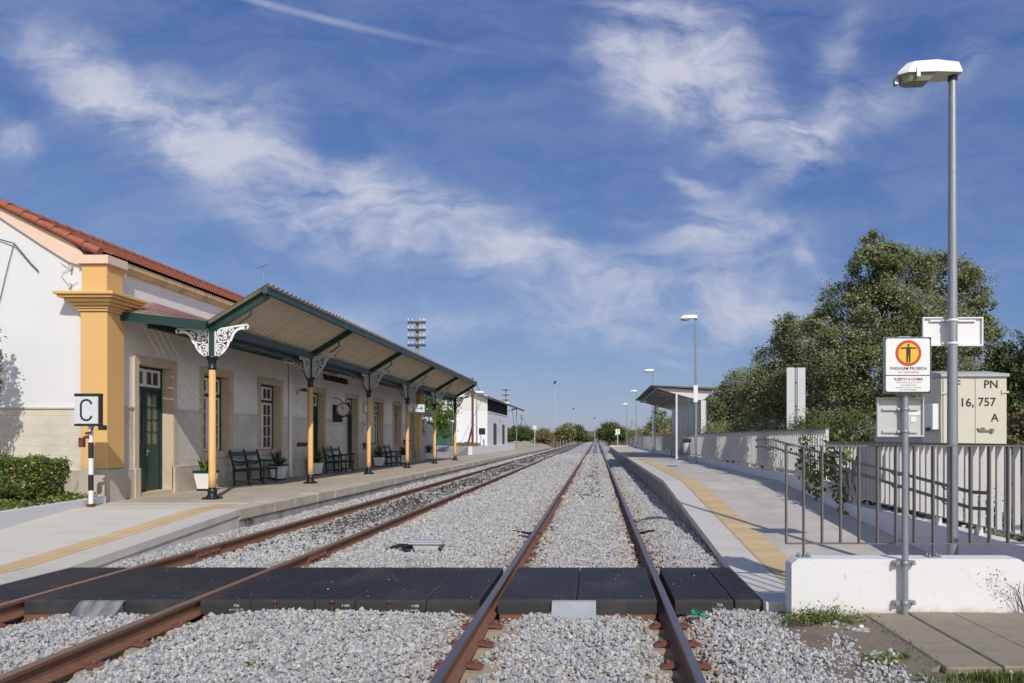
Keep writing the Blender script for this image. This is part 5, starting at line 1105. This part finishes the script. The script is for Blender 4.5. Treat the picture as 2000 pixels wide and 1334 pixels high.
ct('PN',1934,751.5,.163,dl[1]); ct('757',1926,786,.172,dl[1]); ct('16,',1887,787,.172,dl[0]); ct('A',1941.5,816.5,.163,dl[1]); ct('PF',1864,751.5,.163,dl[0])
m=MB(); m.box(X0-.10,X0-.002,d+.05,d+.32,EYE+(855-839)/s,EYE+(855-788)/s); o=m.build('side_box',whitep,Cb,bevel=.005,seg=1); m=MB(); m.box(X0-.14,X0-.10,d+.12,d+.2,1.69,1.75); m.build('latch',signk,o)
m=MB(); m.box(4.95,5.5,12.2,13.2,.24,EYE+(855-838)/F*12.2); m.box(4.9,5.55,12.15,13.25,EYE+(855-838)/F*12.2,EYE+(855-838)/F*12.2+.05); tag(m.build('utility_box',cabgrey,bevel=.006,seg=1),'low grey utility box behind the cream cabinet and fence','utility box')
# double metal panel behind the fence
r=thing('metal_panel','pair of tall narrow grey metal panels standing behind the fence','panel',(5.08,18.9,.24)); d=18.9; s=F/d; za=EYE+(855-718)/s
a,b=(1537-VX)/s,(1573-VX)/s; w=b-a
for u,v in ((a,a+.42*w),(a+.58*w,b)): m=MB(); m.box(u,v,d,d+.06,.24,za); m.build('panel_leaf',M('zinc_panel',(.52,.54,.56),.5,.06,3,dirt=(.4,.42,.44),dscale=3,damt=.5) if 'zinc_panel' not in bpy.data.materials else bpy.data.materials['zinc_panel'],r)
m=MB(); m.box(a+.47*w,a+.56*w,d+.02,d+.06,.24,za); m.box(a+.42*w+.002,a+.45*w,d+.05,d+.06,.24,za); m.build('centre_channel',galv,r)
m=MB()
for k in range(5): m.tube([(a+.515*w,d+.012,.6+k*.6),(a+.515*w,d+.022,.6+k*.6)],.02,8)
m.build('bolts',signk,r)
# shelter
SH=thing('waiting_shelter','steel and glass waiting shelter with a dark folded roof on the platform','shelter',(4.6,36.3,ZR))
def q3(px,py,d): return Vector(P(px,py,d))
roofm=M('shelter_roof',(.10,.095,.09),.6,.15,3); steel=M('shelter_steel',(.62,.62,.62),.45,.06,3)
y0,y1=36.0,50.0; XL,ZLo,XM,ZM,XR2,ZRt=2.63,4.14,5.73,4.03,5.73,4.03
XL=(1271-VX)/F*y0; ZL_=EYE+(855-752)/F*y0; XR2=(1396-VX)/F*y0; ZR_=EYE+(855-757)/F*y0
m=MB(); m.prism([(XL,ZL_),(XR2,ZR_),(XR2,ZR_-.09),(XL,ZL_-.05)],lambda u,v,w:(u,w,v),y0,y1); m.build('roof',roofm,SH)
m=MB()
for k in range(7):
    yy=y0+.3+k*(y1-y0-.6)/6; m=MB(); m.prism([(XL+.15,ZL_-.10),(XR2-.1,ZR_-.14),(XR2-.45,ZR_-.55),(5.05,ZR_-.60),(3.9,ZL_-.42)],lambda u,v,w:(u,w,v),yy-.05,yy+.05); m.build('rafter',steel,SH)
    if k in (0,6): 
        m=MB(); m.box(3.87,3.96,yy-.045,yy+.045,ZR,ZL_-.40); m.build('post',steel,SH)
    m=MB(); m.box(5.125,5.325,yy-.043,yy+.043,.30,ZR_-.605); m.box(5.103,5.123,yy-.07,yy+.07,.30,ZR_-.605); m.box(5.327,5.347,yy-.07,yy+.07,.30,ZR_-.605); m.build('rear_column',steel,SH)
m=MB(); m.box(XL+.3,XL+.4,y0+.3,y1-.3,ZL_-.22,ZL_-.1); m.box(3.9,3.97,y0+.3,y1-.3,ZL_-.50,ZL_-.40); m.build('eave_beam',railm,SH)
gm,gnt,gb_=newmat('clear_glass'); gb_.inputs['Base Color'].default_value=(.12,.15,.17,1); gb_.inputs['Roughness'].default_value=.02; gb_.inputs['Transmission Weight'].default_value=.0; gb_.inputs['Alpha'].default_value=.26
for a,b in ((3.98,4.38),(4.40,4.80),(4.82,5.10)): m=MB(); m.box(a,b,36.29,36.30,ZR+.12,ZL_-.62); m.build('glass_pane',gm,SH)
for k in range(6):
    ya=y0+.45+k*2.27; m=MB(); m.box(5.06,5.08,ya,ya+2.1,ZR+.12,ZR_-.62); m.build('back_panel',M('shelter_panel',(.20,.21,.22),.3,.08,2) if 'shelter_panel' not in bpy.data.materials else bpy.data.materials['shelter_panel'],SH)
m=MB(); m.box(3.93,5.1,36.26,36.34,ZR+.06,ZR+.11); m.build('glass_rail',steel,SH)
st_=thing('waiting_bench','row of metal seats inside the glass shelter','seat',(4.45,41.5,ZR)); seatm=M('seat_blue_grey',(.36,.41,.48),.35,.06,4,metal=.3)
for k in range(4):
    yy=39.2+k*.62; m=MB(); m.prism([(4.52,.95),(4.40,.44),(4.0,.42),(3.98,.45),(4.36,.48),(4.47,.96)],lambda u,v,w:(u,w,ZR+v),yy,yy+.5); m.build('seat_shell',seatm,st_)
m=MB(); m.box(4.15,4.23,39.1,41.8,ZR+.34,ZR+.40)
for yy in (39.4,41.4): m.box(4.15,4.23,yy,yy+.06,ZR,ZR+.34); m.box(4.0,4.4,yy,yy+.06,ZR,ZR+.03)
m.build('seat_frame',galv,st_)
lb=thing('litter_bin','dark litter bin with a lid beside the glass shelter wall','litter bin',(4.2,34.6,ZR)); m=MB(); m.lathe((4.2,34.6,ZR+.35),[(.15,0),(.17,.02),(.17,.45),(.15,.47)],16); m.build('bin_body',cabgrey,lb); m=MB(); m.box(4.0,4.4,34.42,34.78,ZR+.84,ZR+1.02); m.build('lid',signk,lb,bevel=.02); m=MB(); m.tube([(4.2,34.78,ZR),(4.2,34.78,ZR+.9)],.03,8); m.build('post',galv,lb)
for y_ in (27.2,55.0): m=MB(); m.box(2.62,2.98,y_,y_+.5,ZR+.002,ZR+.012); tag(m.build('drain_cover',signk),'dark drain cover in the platform '+('before' if y_<40 else 'beyond')+' the shelter','drain cover')
# climbing plant
cp=thing('climbing_plant','leafy climber growing through the end of the tall slat fence','plant',(4.5,14.4,.45)); m=MB()
for k in range(9):
    a=Vector((4.62,13.0+k*.32,.42)); m.tube([a,a+Vector((-.1,.1,.4)),a+Vector((-.16,-.05,.75+random.uniform(0,.35)))],.012,5)
m.build('stem',bark,cp)
pts=np.concatenate([np.array([4.40,13.0+k*.31,.75+random.uniform(-.2,.6)])+rng.normal(size=(24,3))*np.array([.06,.18,.22]) for k in range(11)]); leaf_mesh('foliage',pts,.13,limeleaf,cp,.7)
# ------------------------------------------------------------------ trees
def blob(px,py,d,r,dz=None): x,y,z=P(px,py,d+random.uniform(-.5,.5)); R=r/F*d; return (x,y,z,R,R*1.05,R*(dz or .9))
tree('olive_tree','largest grey green olive tree, rising behind the cream cabinet and lamp',(8.6,21.2,.24),[blob(q[0],q[1],q[2]+3.8,q[3]*.92,*q[4:]) for q in ((1712,520,16.5,52),(1703,482,16.5,26,1.3),(1740,500,16.5,34),(1770,540,16.8,62),(1845,545,17.2,58),(1890,570,17.4,40,1.3),(1655,600,16.2,58),(1730,620,15.8,75),(1820,640,16.4,75),(1895,660,17.2,52),(1640,700,16,70),(1720,740,15.8,80),(1830,760,16.5,90),(1640,790,16.2,60),(1605,640,16.4,36),(1760,830,16.4,60),(1915,620,17.2,30,1.4))],120000,.080,oliveleaf,None,.26,.20,70,.66)
tree('olive_tree','mid sized olive tree left of the largest one behind the double panel',(7.6,26,.24),[blob(q[0],q[1],q[2]+5,q[3]*1.1,*q[4:]) for q in ((1560,665,21,42),(1525,705,21,45),(1590,720,21,50),(1500,750,21,42),(1550,770,21,55),(1610,790,21,50),(1575,830,21,45),(1520,820,21,45),(1478,790,21.5,36),(1540,640,21,22,1.2))],52000,.090,oliveleaf,None,.2,.22,60,.6)
tree('olive_tree','smaller olive tree right behind the shelter roof end',(8.3,41,.24),[blob(q[0],q[1],q[2]+12,q[3]*1.15,*q[4:]) for q in ((1455,760,28,36),(1425,785,28,34),(1400,805,28,30),(1465,810,28,40),(1430,830,28,36),(1390,835,28,26),(1375,790,29,18))],30000,.115,oliveleaf,None,.18,.23,50,.6)
tree('broad_tree','dark green rounded tree at the right picture edge beyond the cabinet',(12.4,21.5,.24),[blob(*q) for q in ((1965,715,21,44),(2000,700,21,50),(1945,760,21,46),(1990,780,21,60),(1950,820,21,45),(2040,740,21,60),(2020,820,21,60))],26000,.10,darkleaf,None,.2,.25,60,.5)
tree('small_tree','olive green tree seen under the shelter roof beyond the platform fence',(6.6,72,.24),[blob(*q) for q in ((1290,825,72,22),(1275,835,72,16),(1305,835,72,20),(1318,842,72,18),(1288,806,72,12),(1265,845,72,12))],6000,.2,oliveleaf,None,.15,.3,40,.4)
def bush(label,blobs,n,leaf,mat,cat='bush'): 
    b=blobs[0]; return tree('wild_bush',label,(b[0],b[1],.2),blobs,n,leaf,mat,'bushes along the fences',.05,.3,40,.4,cat)
bush('dark undergrowth bush between the cabinet and the tall fence',[blob(*q) for q in ((1660,845,15,45),(1710,850,14.5,40),(1620,850,17,40),(1580,850,19,40))],9000,.07,darkleaf)
bush('yellowish bush at the right edge beside the cabinet',[blob(*q) for q in ((1990,840,13,36),(2030,835,13,40),(1975,860,13.5,26))],4500,.07,dryleaf)
bush('dry bush left of the double panel behind the fence',[blob(*q) for q in ((1500,850,23,40),(1450,850,28,36),(1545,855,20,36),(1400,852,35,30))],9000,.09,oliveleaf)
bush('low bush beyond the fence between shelter and far platform',[blob(*q) for q in ((1250,850,90,18),(1275,850,80,18),(1300,852,70,18),(1330,850,60,22),(1352,845,52,24))],5000,.22,dryleaf)
bush('leafy bush seen between the near fence slats beside the ramp',[(5.0,10.2,.6,.3,.8,.35),(5.0,11.6,.7,.3,.9,.4),(5.1,8.6,.55,.3,.7,.3),(5.0,13.2,.75,.3,.8,.45)],5000,.08,darkleaf)
def far(label,d,blobs,n,mat,leaf=None): 
    bl=[blob(a,b,d,c) for a,b,c in blobs]; return tree('field_tree',label,(bl[0][0],d,-.2),bl,int(n*1.8),leaf or d*.0024,mat,'trees far along the line',.25,.32,36,.35)
far('round topped dark green tree right of the vanishing track',150,[(1190,838,15),(1178,846,12),(1203,843,15),(1195,852,14),(1215,850,12),(1175,854,9)],6500,darkleaf)
far('grey green trees behind the far platform end',170,[(1228,848,10),(1242,850,10),(1255,849,10),(1216,855,9)],3200,oliveleaf)
far('low trees left of the tallest mast near the stakes',135,[(1000,848,14),(1012,842,12),(1025,846,14),(1035,850,11),(998,856,10),(1020,857,12)],5200,darkleaf)
far('brownish dry tree between the left trees and the tallest mast',140,[(1062,848,11),(1070,853,10),(1055,855,9)],2600,dryleaf)
far('dense olive trees beside the tallest mast',150,[(1098,845,13),(1110,841,13),(1090,853,10),(1105,854,12)],4800,oliveleaf)
far('dark olive tree next to the middle mast left of the track',165,[(1128,842,12),(1136,850,10),(1122,852,10),(1143,856,7)],4000,darkleaf)
far('small far trees at the left of the vanishing track',300,[(1148,857,6),(1156,858,5),(1140,858,6)],1500,darkleaf)
far('bushes in the distance behind the rubble mound',180,[(1040,858,8),(1075,860,8),(1090,861,6),(985,858,10)],2500,dryleaf)
sp=np.stack([rng.uniform(-16,-7,6000),rng.uniform(106,190,6000),np.full(6000,-.12)],1); sp[:,0]-=(sp[:,1]-106)*.02; tag(blades('dry_grass',sp,dryleaf,None,.45,.05),kind='stuff')
sp=np.stack([rng.uniform(2.8,12,5000),rng.uniform(100,200,5000),np.full(5000,-.05)],1); tag(blades('dry_grass',sp,dryleaf,None,.5,.06),kind='stuff')
# small weeds near the camera
def cluster(c,n,s): return np.array(c)+rng.normal(size=(n,3))*np.array(s)
def weed(label,c,n,s,leaf,mat,bl=None):
    r=thing('weed_plant',label,'weed',c); leaf_mesh('foliage',np.abs(cluster((0,0,0),n,s))*np.sign(rng.normal(size=(n,3)))*np.array([1,1,0])+np.array(c)+np.array([0,0,1])*np.abs(rng.normal(0,s[2],(n,1))),leaf,mat,r,.5); return r
weed('spreading green succulent patch at the left foot of the white wall',(2.02,6.7,-.06),1500,(.17,.07,.05),.028,hedgeleaf)
weed('flat green rosette weed on the dirt beside the gravel',(2.08,5.5,-.08),70,(.05,.05,.03),.07,grassleaf); weed('second flat rosette weed nearer the old slabs',(2.28,5.6,-.08),60,(.06,.04,.025),.06,grassleaf)
weed('lone green weed growing from the gravel between the tracks',(-2.53,5.52,-.12),24,(.04,.035,.025),.05,grassleaf)
tw=thing('dry_weed','thin twiggy dry weed growing against the right end of the white wall','weed',(3.9,6.78,-.02)); m=MB()
for k in range(8):
    a=Vector((3.92,6.79,-.02)); b=a+Vector((random.uniform(-.12,.03),-.02,random.uniform(.12,.25))); c=b+Vector((random.uniform(-.2,.05),-.03,random.uniform(.05,.2))); m.tube([a,b,c],[.004,.003,.0015],4)
m.build('stem',bark,tw); leaf_mesh('foliage',np.concatenate([cluster((3.85-.03*k,6.76,.10+.035*k),10,(.06,.02,.03)) for k in range(9)]),.022,grassleaf,tw)
sp=np.concatenate([cluster((2.05,4.7,-.09),420,(.10,.16,0)),cluster((2.3,5.0,-.09),160,(.10,.12,0)),cluster((2.75,5.1,-.08),700,(.16,.05,0)),cluster((3.25,5.05,-.08),900,(.22,.06,0)),cluster((2.2,4.45,-.09),250,(.15,.08,0))]); tag(blades('grass_tufts',sp,grassleaf,None,.065,.004),kind='stuff')
sp=np.concatenate([np.stack([rng.uniform(1.9,3.9,260),rng.uniform(6.78,6.84,260),np.full(260,-.05)],1),np.stack([rng.uniform(2.42,2.5,120),rng.uniform(5.3,6.8,120),np.full(120,-.04)],1)]); tag(blades('dry_grass',sp,dryleaf,None,.05,.003),kind='stuff')
weed('tuft of fern growing from the joint of the old platform side wall',(-6.56,13.9,.02),60,(.04,.10,.06),.08,grassleaf)
m=MB(); m.lathe((2.3,6.45,-.055),[(.014,0),(.026,.012),(.016,.026)],6); tag(m.build('white_stone',signw),'single white stone lying on the dirt beside the old slabs','stone')
m=MB(); m.prism([(-.07,0),(.0,-.012),(.06,.005),(.045,.04),(-.01,.055),(-.05,.035)],lambda u,v,w:(-2.47+u,7.20+w,-.135+v),-.03,.03); tag(m.build('pale_stone',M('pale_stone',(.66,.60,.48),.8,.08)),'pale flat stone leaning on the crossing edge below the chalk marks','stone')
# hills
def hills():
    n=160; v=[];f=[]
    for i in range(n):
        x=-1800+3600*i/(n-1); h=9+7*math.sin(i*.11)+4*math.sin(i*.31+1)+1.2*random.random()
        v+= [(x,1500,-2),(x,1560,h*.75),(x,1660,h),(x,1900,-2)]
    for i in range(n-1):
        for j in range(3): f.append((i*4+j,(i+1)*4+j,(i+1)*4+j+1,i*4+j+1))
    return tag(raw_obj('hills',np.array(v,dtype=np.float32),f,M('hill_scrub',(.10,.115,.085),1,.5,.02)),kind='structure')
hills()
# ================================================================== light, sky, camera
sun=bpy.data.lights.new('sun','SUN'); sun.energy=3.35; sun.angle=math.radians(.53); sun.color=(1,.945,.86)
so=bpy.data.objects.new('sun',sun); COL.objects.link(so); so.rotation_euler=SUNV.to_track_quat('-Z','Y').to_euler(); so.location=(20,-30,40)
W_=bpy.data.worlds.new('World'); S.world=W_; W_.use_nodes=True; nt=W_.node_tree; L=nt.links; bg=nt.nodes['Background']
sky=nd(nt,'ShaderNodeTexSky',sky_type='NISHITA',sun_disc=False); sky.sun_elevation=math.asin(-SUNV.z); sky.sun_rotation=math.atan2(-SUNV.x,-SUNV.y); sky.altitude=200; sky.air_density=1.0; sky.dust_density=.3; sky.ozone_density=2.2
tc=nd(nt,'ShaderNodeTexCoord'); sep=nd(nt,'ShaderNodeSeparateXYZ'); L.new(tc.outputs['Generated'],sep.inputs[0])
def mth(op,a,b=None,clamp=False):
    n=nd(nt,'ShaderNodeMath',operation=op); n.use_clamp=clamp
    for i,q in enumerate((a,b)):
        if q is None: continue
        if hasattr(q,'links'): L.new(q,n.inputs[i])
        else: n.inputs[i].default_value=q
    return n.outputs[0]
yy=mth('MAXIMUM',sep.outputs['Y'],.12); u=mth('DIVIDE',sep.outputs['X'],yy); v=mth('DIVIDE',sep.outputs['Z'],yy)
uv=nd(nt,'ShaderNodeCombineXYZ'); L.new(u,uv.inputs[0]); L.new(v,uv.inputs[1])
def wnoise(vec,scale,detail,rough,dist=0,col=False):
    n=nd(nt,'ShaderNodeTexNoise',inp={'Scale':scale,'Detail':detail,'Roughness':rough,'Distortion':dist}); L.new(vec,n.inputs['Vector']); return n.outputs['Color' if col else 'Fac']
# gentle domain warp so that cloud edges curl
wc=wnoise(uv.outputs[0],4.5,4,.6,0,True); off=nd(nt,'ShaderNodeVectorMath',operation='SUBTRACT'); L.new(wc,off.inputs[0]); off.inputs[1].default_value=(.5,.5,.5)
sc_=nd(nt,'ShaderNodeVectorMath',operation='SCALE'); L.new(off.outputs[0],sc_.inputs[0]); sc_.inputs['Scale'].default_value=.12
wv=nd(nt,'ShaderNodeVectorMath',operation='ADD'); L.new(uv.outputs[0],wv.inputs[0]); L.new(sc_.outputs[0],wv.inputs[1])
CL=[ # bearing (in survey pixels), half lengths, tilt in degrees (clockwise), weight
 (110,110,210,110,32,.75),(300,220,220,120,30,.9),(480,240,160,115,20,.85),(540,370,290,125,14,.85),(760,410,270,100,12,.75),(960,450,250,80,10,.5),(760,500,340,70,8,.5),(1050,510,220,60,5,.4),(15,262,75,50,15,.95),
 (1300,60,220,150,10,.95),(1400,190,260,125,22,.95),(1250,180,120,90,10,.5),(1530,265,150,80,35,.75),(1540,330,100,45,-25,.7),(1650,90,55,180,12,.62),(1740,170,190,70,-30,.62),(1890,120,60,40,-40,.4),
 (1360,455,170,60,8,.8),(1470,430,170,55,25,.7),(1400,560,350,90,4,.62),(1250,610,400,80,2,.65),(960,640,420,45,3,.45),(640,610,300,40,5,.35),(1340,350,60,24,15,.7),(1560,520,90,18,48,.5),(1310,700,60,14,0,.55),(1980,680,80,50,-30,.35),(1500,640,200,40,3,.35)]
tot=None
for px,py,a,b,rot,w in CL:
    mp=nd(nt,'ShaderNodeMapping',vector_type='TEXTURE'); L.new(wv.outputs[0],mp.inputs[0])
    mp.inputs['Location'].default_value=((px-VX)/F,(VY-py)/F,0); mp.inputs['Rotation'].default_value=(0,0,-math.radians(rot)); mp.inputs['Scale'].default_value=(a/F*1.38,b/F*1.42,1)
    ln=nd(nt,'ShaderNodeVectorMath',operation='LENGTH'); L.new(mp.outputs[0],ln.inputs[0])
    mr=nd(nt,'ShaderNodeMapRange',interpolation_type='SMOOTHSTEP'); mr.inputs['From Min'].default_value=0; mr.inputs['From Max'].default_value=1; mr.inputs['To Min'].default_value=w; mr.inputs['To Max'].default_value=0; L.new(ln.outputs['Value'],mr.inputs['Value'])
    tot=mr.outputs[0] if tot is None else mth('ADD',tot,mr.outputs[0])
fm=nd(nt,'ShaderNodeMapping'); L.new(wv.outputs[0],fm.inputs[0]); fm.inputs['Rotation'].default_value=(0,0,math.radians(18)); fm.inputs['Scale'].default_value=(2.2,6.5,1)
fib=wnoise(fm.outputs[0],2.4,9,.62,.5); puf=wnoise(wv.outputs[0],9,9,.6,.3)
tex=mth('ADD',mth('MULTIPLY',fib,1.1),mth('MULTIPLY',puf,.9))            # about 1.0 on average
den=mth('MULTIPLY',tot,mth('ADD',mth('MULTIPLY',mth('SUBTRACT',tex,1.0),2.2),.86))
mk=nd(nt,'ShaderNodeMapRange',interpolation_type='SMOOTHSTEP'); mk.inputs['From Min'].default_value=.02; mk.inputs['From Max'].default_value=1.6; mk.inputs['To Max'].default_value=.88; L.new(den,mk.inputs['Value'])
veil=nd(nt,'ShaderNodeMapRange',interpolation_type='SMOOTHSTEP'); veil.inputs['From Min'].default_value=.25; veil.inputs['From Max'].default_value=.78; veil.inputs['To Max'].default_value=.175; L.new(fib,veil.inputs['Value'])
# vapour trail
tm=nd(nt,'ShaderNodeMapping',vector_type='TEXTURE'); L.new(uv.outputs[0],tm.inputs[0]); tm.inputs['Location'].default_value=((740-VX)/F,(VY-62)/F,0); tm.inputs['Rotation'].default_value=(0,0,-math.radians(12.5)); tm.inputs['Scale'].default_value=(330/F,9/F,1)
ts=nd(nt,'ShaderNodeSeparateXYZ'); L.new(tm.outputs[0],ts.inputs[0])
bend=mth('SUBTRACT',ts.outputs[1],mth('MULTIPLY',mth('MULTIPLY',ts.outputs[0],ts.outputs[0]),1.4))
ta=nd(nt,'ShaderNodeMapRange',interpolation_type='SMOOTHSTEP'); ta.inputs['From Min'].default_value=0; ta.inputs['From Max'].default_value=1.3; ta.inputs['To Min'].default_value=.55; ta.inputs['To Max'].default_value=0; L.new(mth('ABSOLUTE',bend),ta.inputs['Value'])
tb=nd(nt,'ShaderNodeMapRange',interpolation_type='SMOOTHSTEP'); tb.inputs['From Min'].default_value=-.9; tb.inputs['From Max'].default_value=1.0; tb.inputs['To Min'].default_value=1; tb.inputs['To Max'].default_value=0; L.new(ts.outputs[0],tb.inputs['Value'])
trail=mth('MULTIPLY',mth('MULTIPLY',ta.outputs[0],tb.outputs[0]),mth('MULTIPLY',puf,1.5))
front=nd(nt,'ShaderNodeMapRange',interpolation_type='SMOOTHSTEP'); front.inputs['From Min'].default_value=.05; front.inputs['From Max'].default_value=.3; L.new(sep.outputs['Y'],front.inputs['Value'])
up=nd(nt,'ShaderNodeMapRange',interpolation_type='SMOOTHSTEP'); up.inputs['From Min'].default_value=.0; up.inputs['From Max'].default_value=.08; L.new(sep.outputs['Z'],up.inputs['Value'])
mask=mth('MULTIPLY',mth('MULTIPLY',mth('ADD',mth('ADD',mk.outputs[0],trail),veil.outputs[0],True),front.outputs[0]),up.outputs[0],True)
SKYK=.088
skc=nd(nt,'ShaderNodeVectorMath',operation='SCALE'); L.new(sky.outputs[0],skc.inputs[0]); skc.inputs['Scale'].default_value=SKYK
sc3=nd(nt,'ShaderNodeSeparateXYZ'); L.new(skc.outputs[0],sc3.inputs[0]); cc3=nd(nt,'ShaderNodeCombineXYZ')
for i,(gm_,ga) in enumerate(((.85,.465),(.70,.495),(.43,.654))): L.new(mth('MULTIPLY',mth('POWER',sc3.outputs[i],gm_),ga),cc3.inputs[i])
cm=mix(nt,cc3.outputs[0],(.56,.585,.71),mask)
# unseen bright cloud added low behind the camera as fill for shaded walls
bk=nd(nt,'ShaderNodeMapRange',interpolation_type='SMOOTHSTEP'); bk.inputs['From Min'].default_value=.0; bk.inputs['From Max'].default_value=-.35; L.new(sep.outputs['Y'],bk.inputs['Value'])
bn=wnoise(tc.outputs['Generated'],3.0,6,.6,.3); br=nd(nt,'ShaderNodeMapRange',interpolation_type='SMOOTHSTEP'); br.inputs['From Min'].default_value=.3; br.inputs['From Max'].default_value=.6; L.new(bn,br.inputs['Value'])
lo=nd(nt,'ShaderNodeMapRange',interpolation_type='SMOOTHSTEP'); lo.inputs['From Min'].default_value=.12; lo.inputs['From Max'].default_value=.60; lo.inputs['To Min'].default_value=1; lo.inputs['To Max'].default_value=.12; L.new(sep.outputs['Z'],lo.inputs['Value'])
cm=mix(nt,cm,(1.75,1.68,1.56),mth('MULTIPLY',mth('MULTIPLY',mth('MULTIPLY',bk.outputs[0],br.outputs[0]),up.outputs[0]),lo.outputs[0]))
L.new(cm,bg.inputs['Color']); bg.inputs['Strength'].default_value=1.0
cam=bpy.data.cameras.new('camera'); co=bpy.data.objects.new('camera',cam); COL.objects.link(co); co.location=(0,0,EYE); co.rotation_euler=(math.radians(90),0,0)
cam.sensor_width=36; cam.lens=F/2000*36; cam.shift_x=-(VX-1000)/2000; cam.shift_y=(VY-667)/2000; cam.clip_start=.1; cam.clip_end=9000; S.camera=co
vs=S.view_settings; vs.view_transform='Standard'; vs.look='None'; vs.exposure=0.0; vs.gamma=1; vs.use_curve_mapping=False
S.cycles.max_bounces=6; S.cycles.diffuse_bounces=3; S.cycles.transparent_max_bounces=8; S.cycles.use_adaptive_sampling=True; S.cycles.adaptive_threshold=.02
# ================================================================== far-apart pieces of a part become parts of their own
def split_parts():
    KEEP={'foliage','crown','trunk','slats','lettering','sign_text','chalk_text','numeral','station_lettering','line_text','line_number','pane','stem','branches'}
    cache={}
    for o in list(COL.objects):
        if o.type!='MESH' or o.parent is None or o.name.split('.')[0] in KEEP: continue
        me=o.data; nv=len(me.vertices)
        if nv>6000: continue
        if me.name not in cache:
            co=np.empty(nv*3,dtype=np.float32); me.vertices.foreach_get('co',co); co=co.reshape(-1,3)
            ed=np.empty(len(me.edges)*2,dtype=np.int32); me.edges.foreach_get('vertices',ed); par=list(range(nv))
            def fd(x):
                while par[x]!=x: par[x]=par[par[x]]; x=par[x]
                return x
            for a,b in ed.reshape(-1,2): par[fd(int(a))]=fd(int(b))
            ro=np.array([fd(i) for i in range(nv)]); ids,isl=np.unique(ro,return_inverse=True); k=len(ids); pieces=None
            if 1<k<=300:
                lo=np.array([co[isl==i].min(0) for i in range(k)]); hi=np.array([co[isl==i].max(0) for i in range(k)]); sz=(hi-lo).max(1)
                gap=np.maximum(0,np.maximum(lo[:,None]-hi[None],lo[None]-hi[:,None])); near=np.sqrt((gap**2).sum(2))<=np.maximum(.02,.5*np.maximum(sz[:,None],sz[None]))
                lab=list(range(k))
                def f2(x):
                    while lab[x]!=x: x=lab[x]
                    return x
                for a,b in zip(*np.nonzero(np.triu(near,1))): lab[f2(int(a))]=f2(int(b))
                pl=np.array([f2(i) for i in range(k)]); u=np.unique(pl)
                if 1<len(u)<=40:
                    pieces=[]
                    for q in u:
                        m2=me.copy(); bm=bmesh.new(); bm.from_mesh(m2); bm.verts.ensure_lookup_table()
                        bmesh.ops.delete(bm,geom=[bm.verts[i] for i in range(nv) if pl[isl[i]]!=q],context='VERTS'); bm.to_mesh(m2); bm.free(); pieces.append(m2)
            cache[me.name]=pieces
        pcs=cache[me.name]
        if not pcs: continue
        o.data=pcs[0]
        for m2 in pcs[1:]:
            c=o.copy(); c.data=m2; COL.objects.link(c)
split_parts()
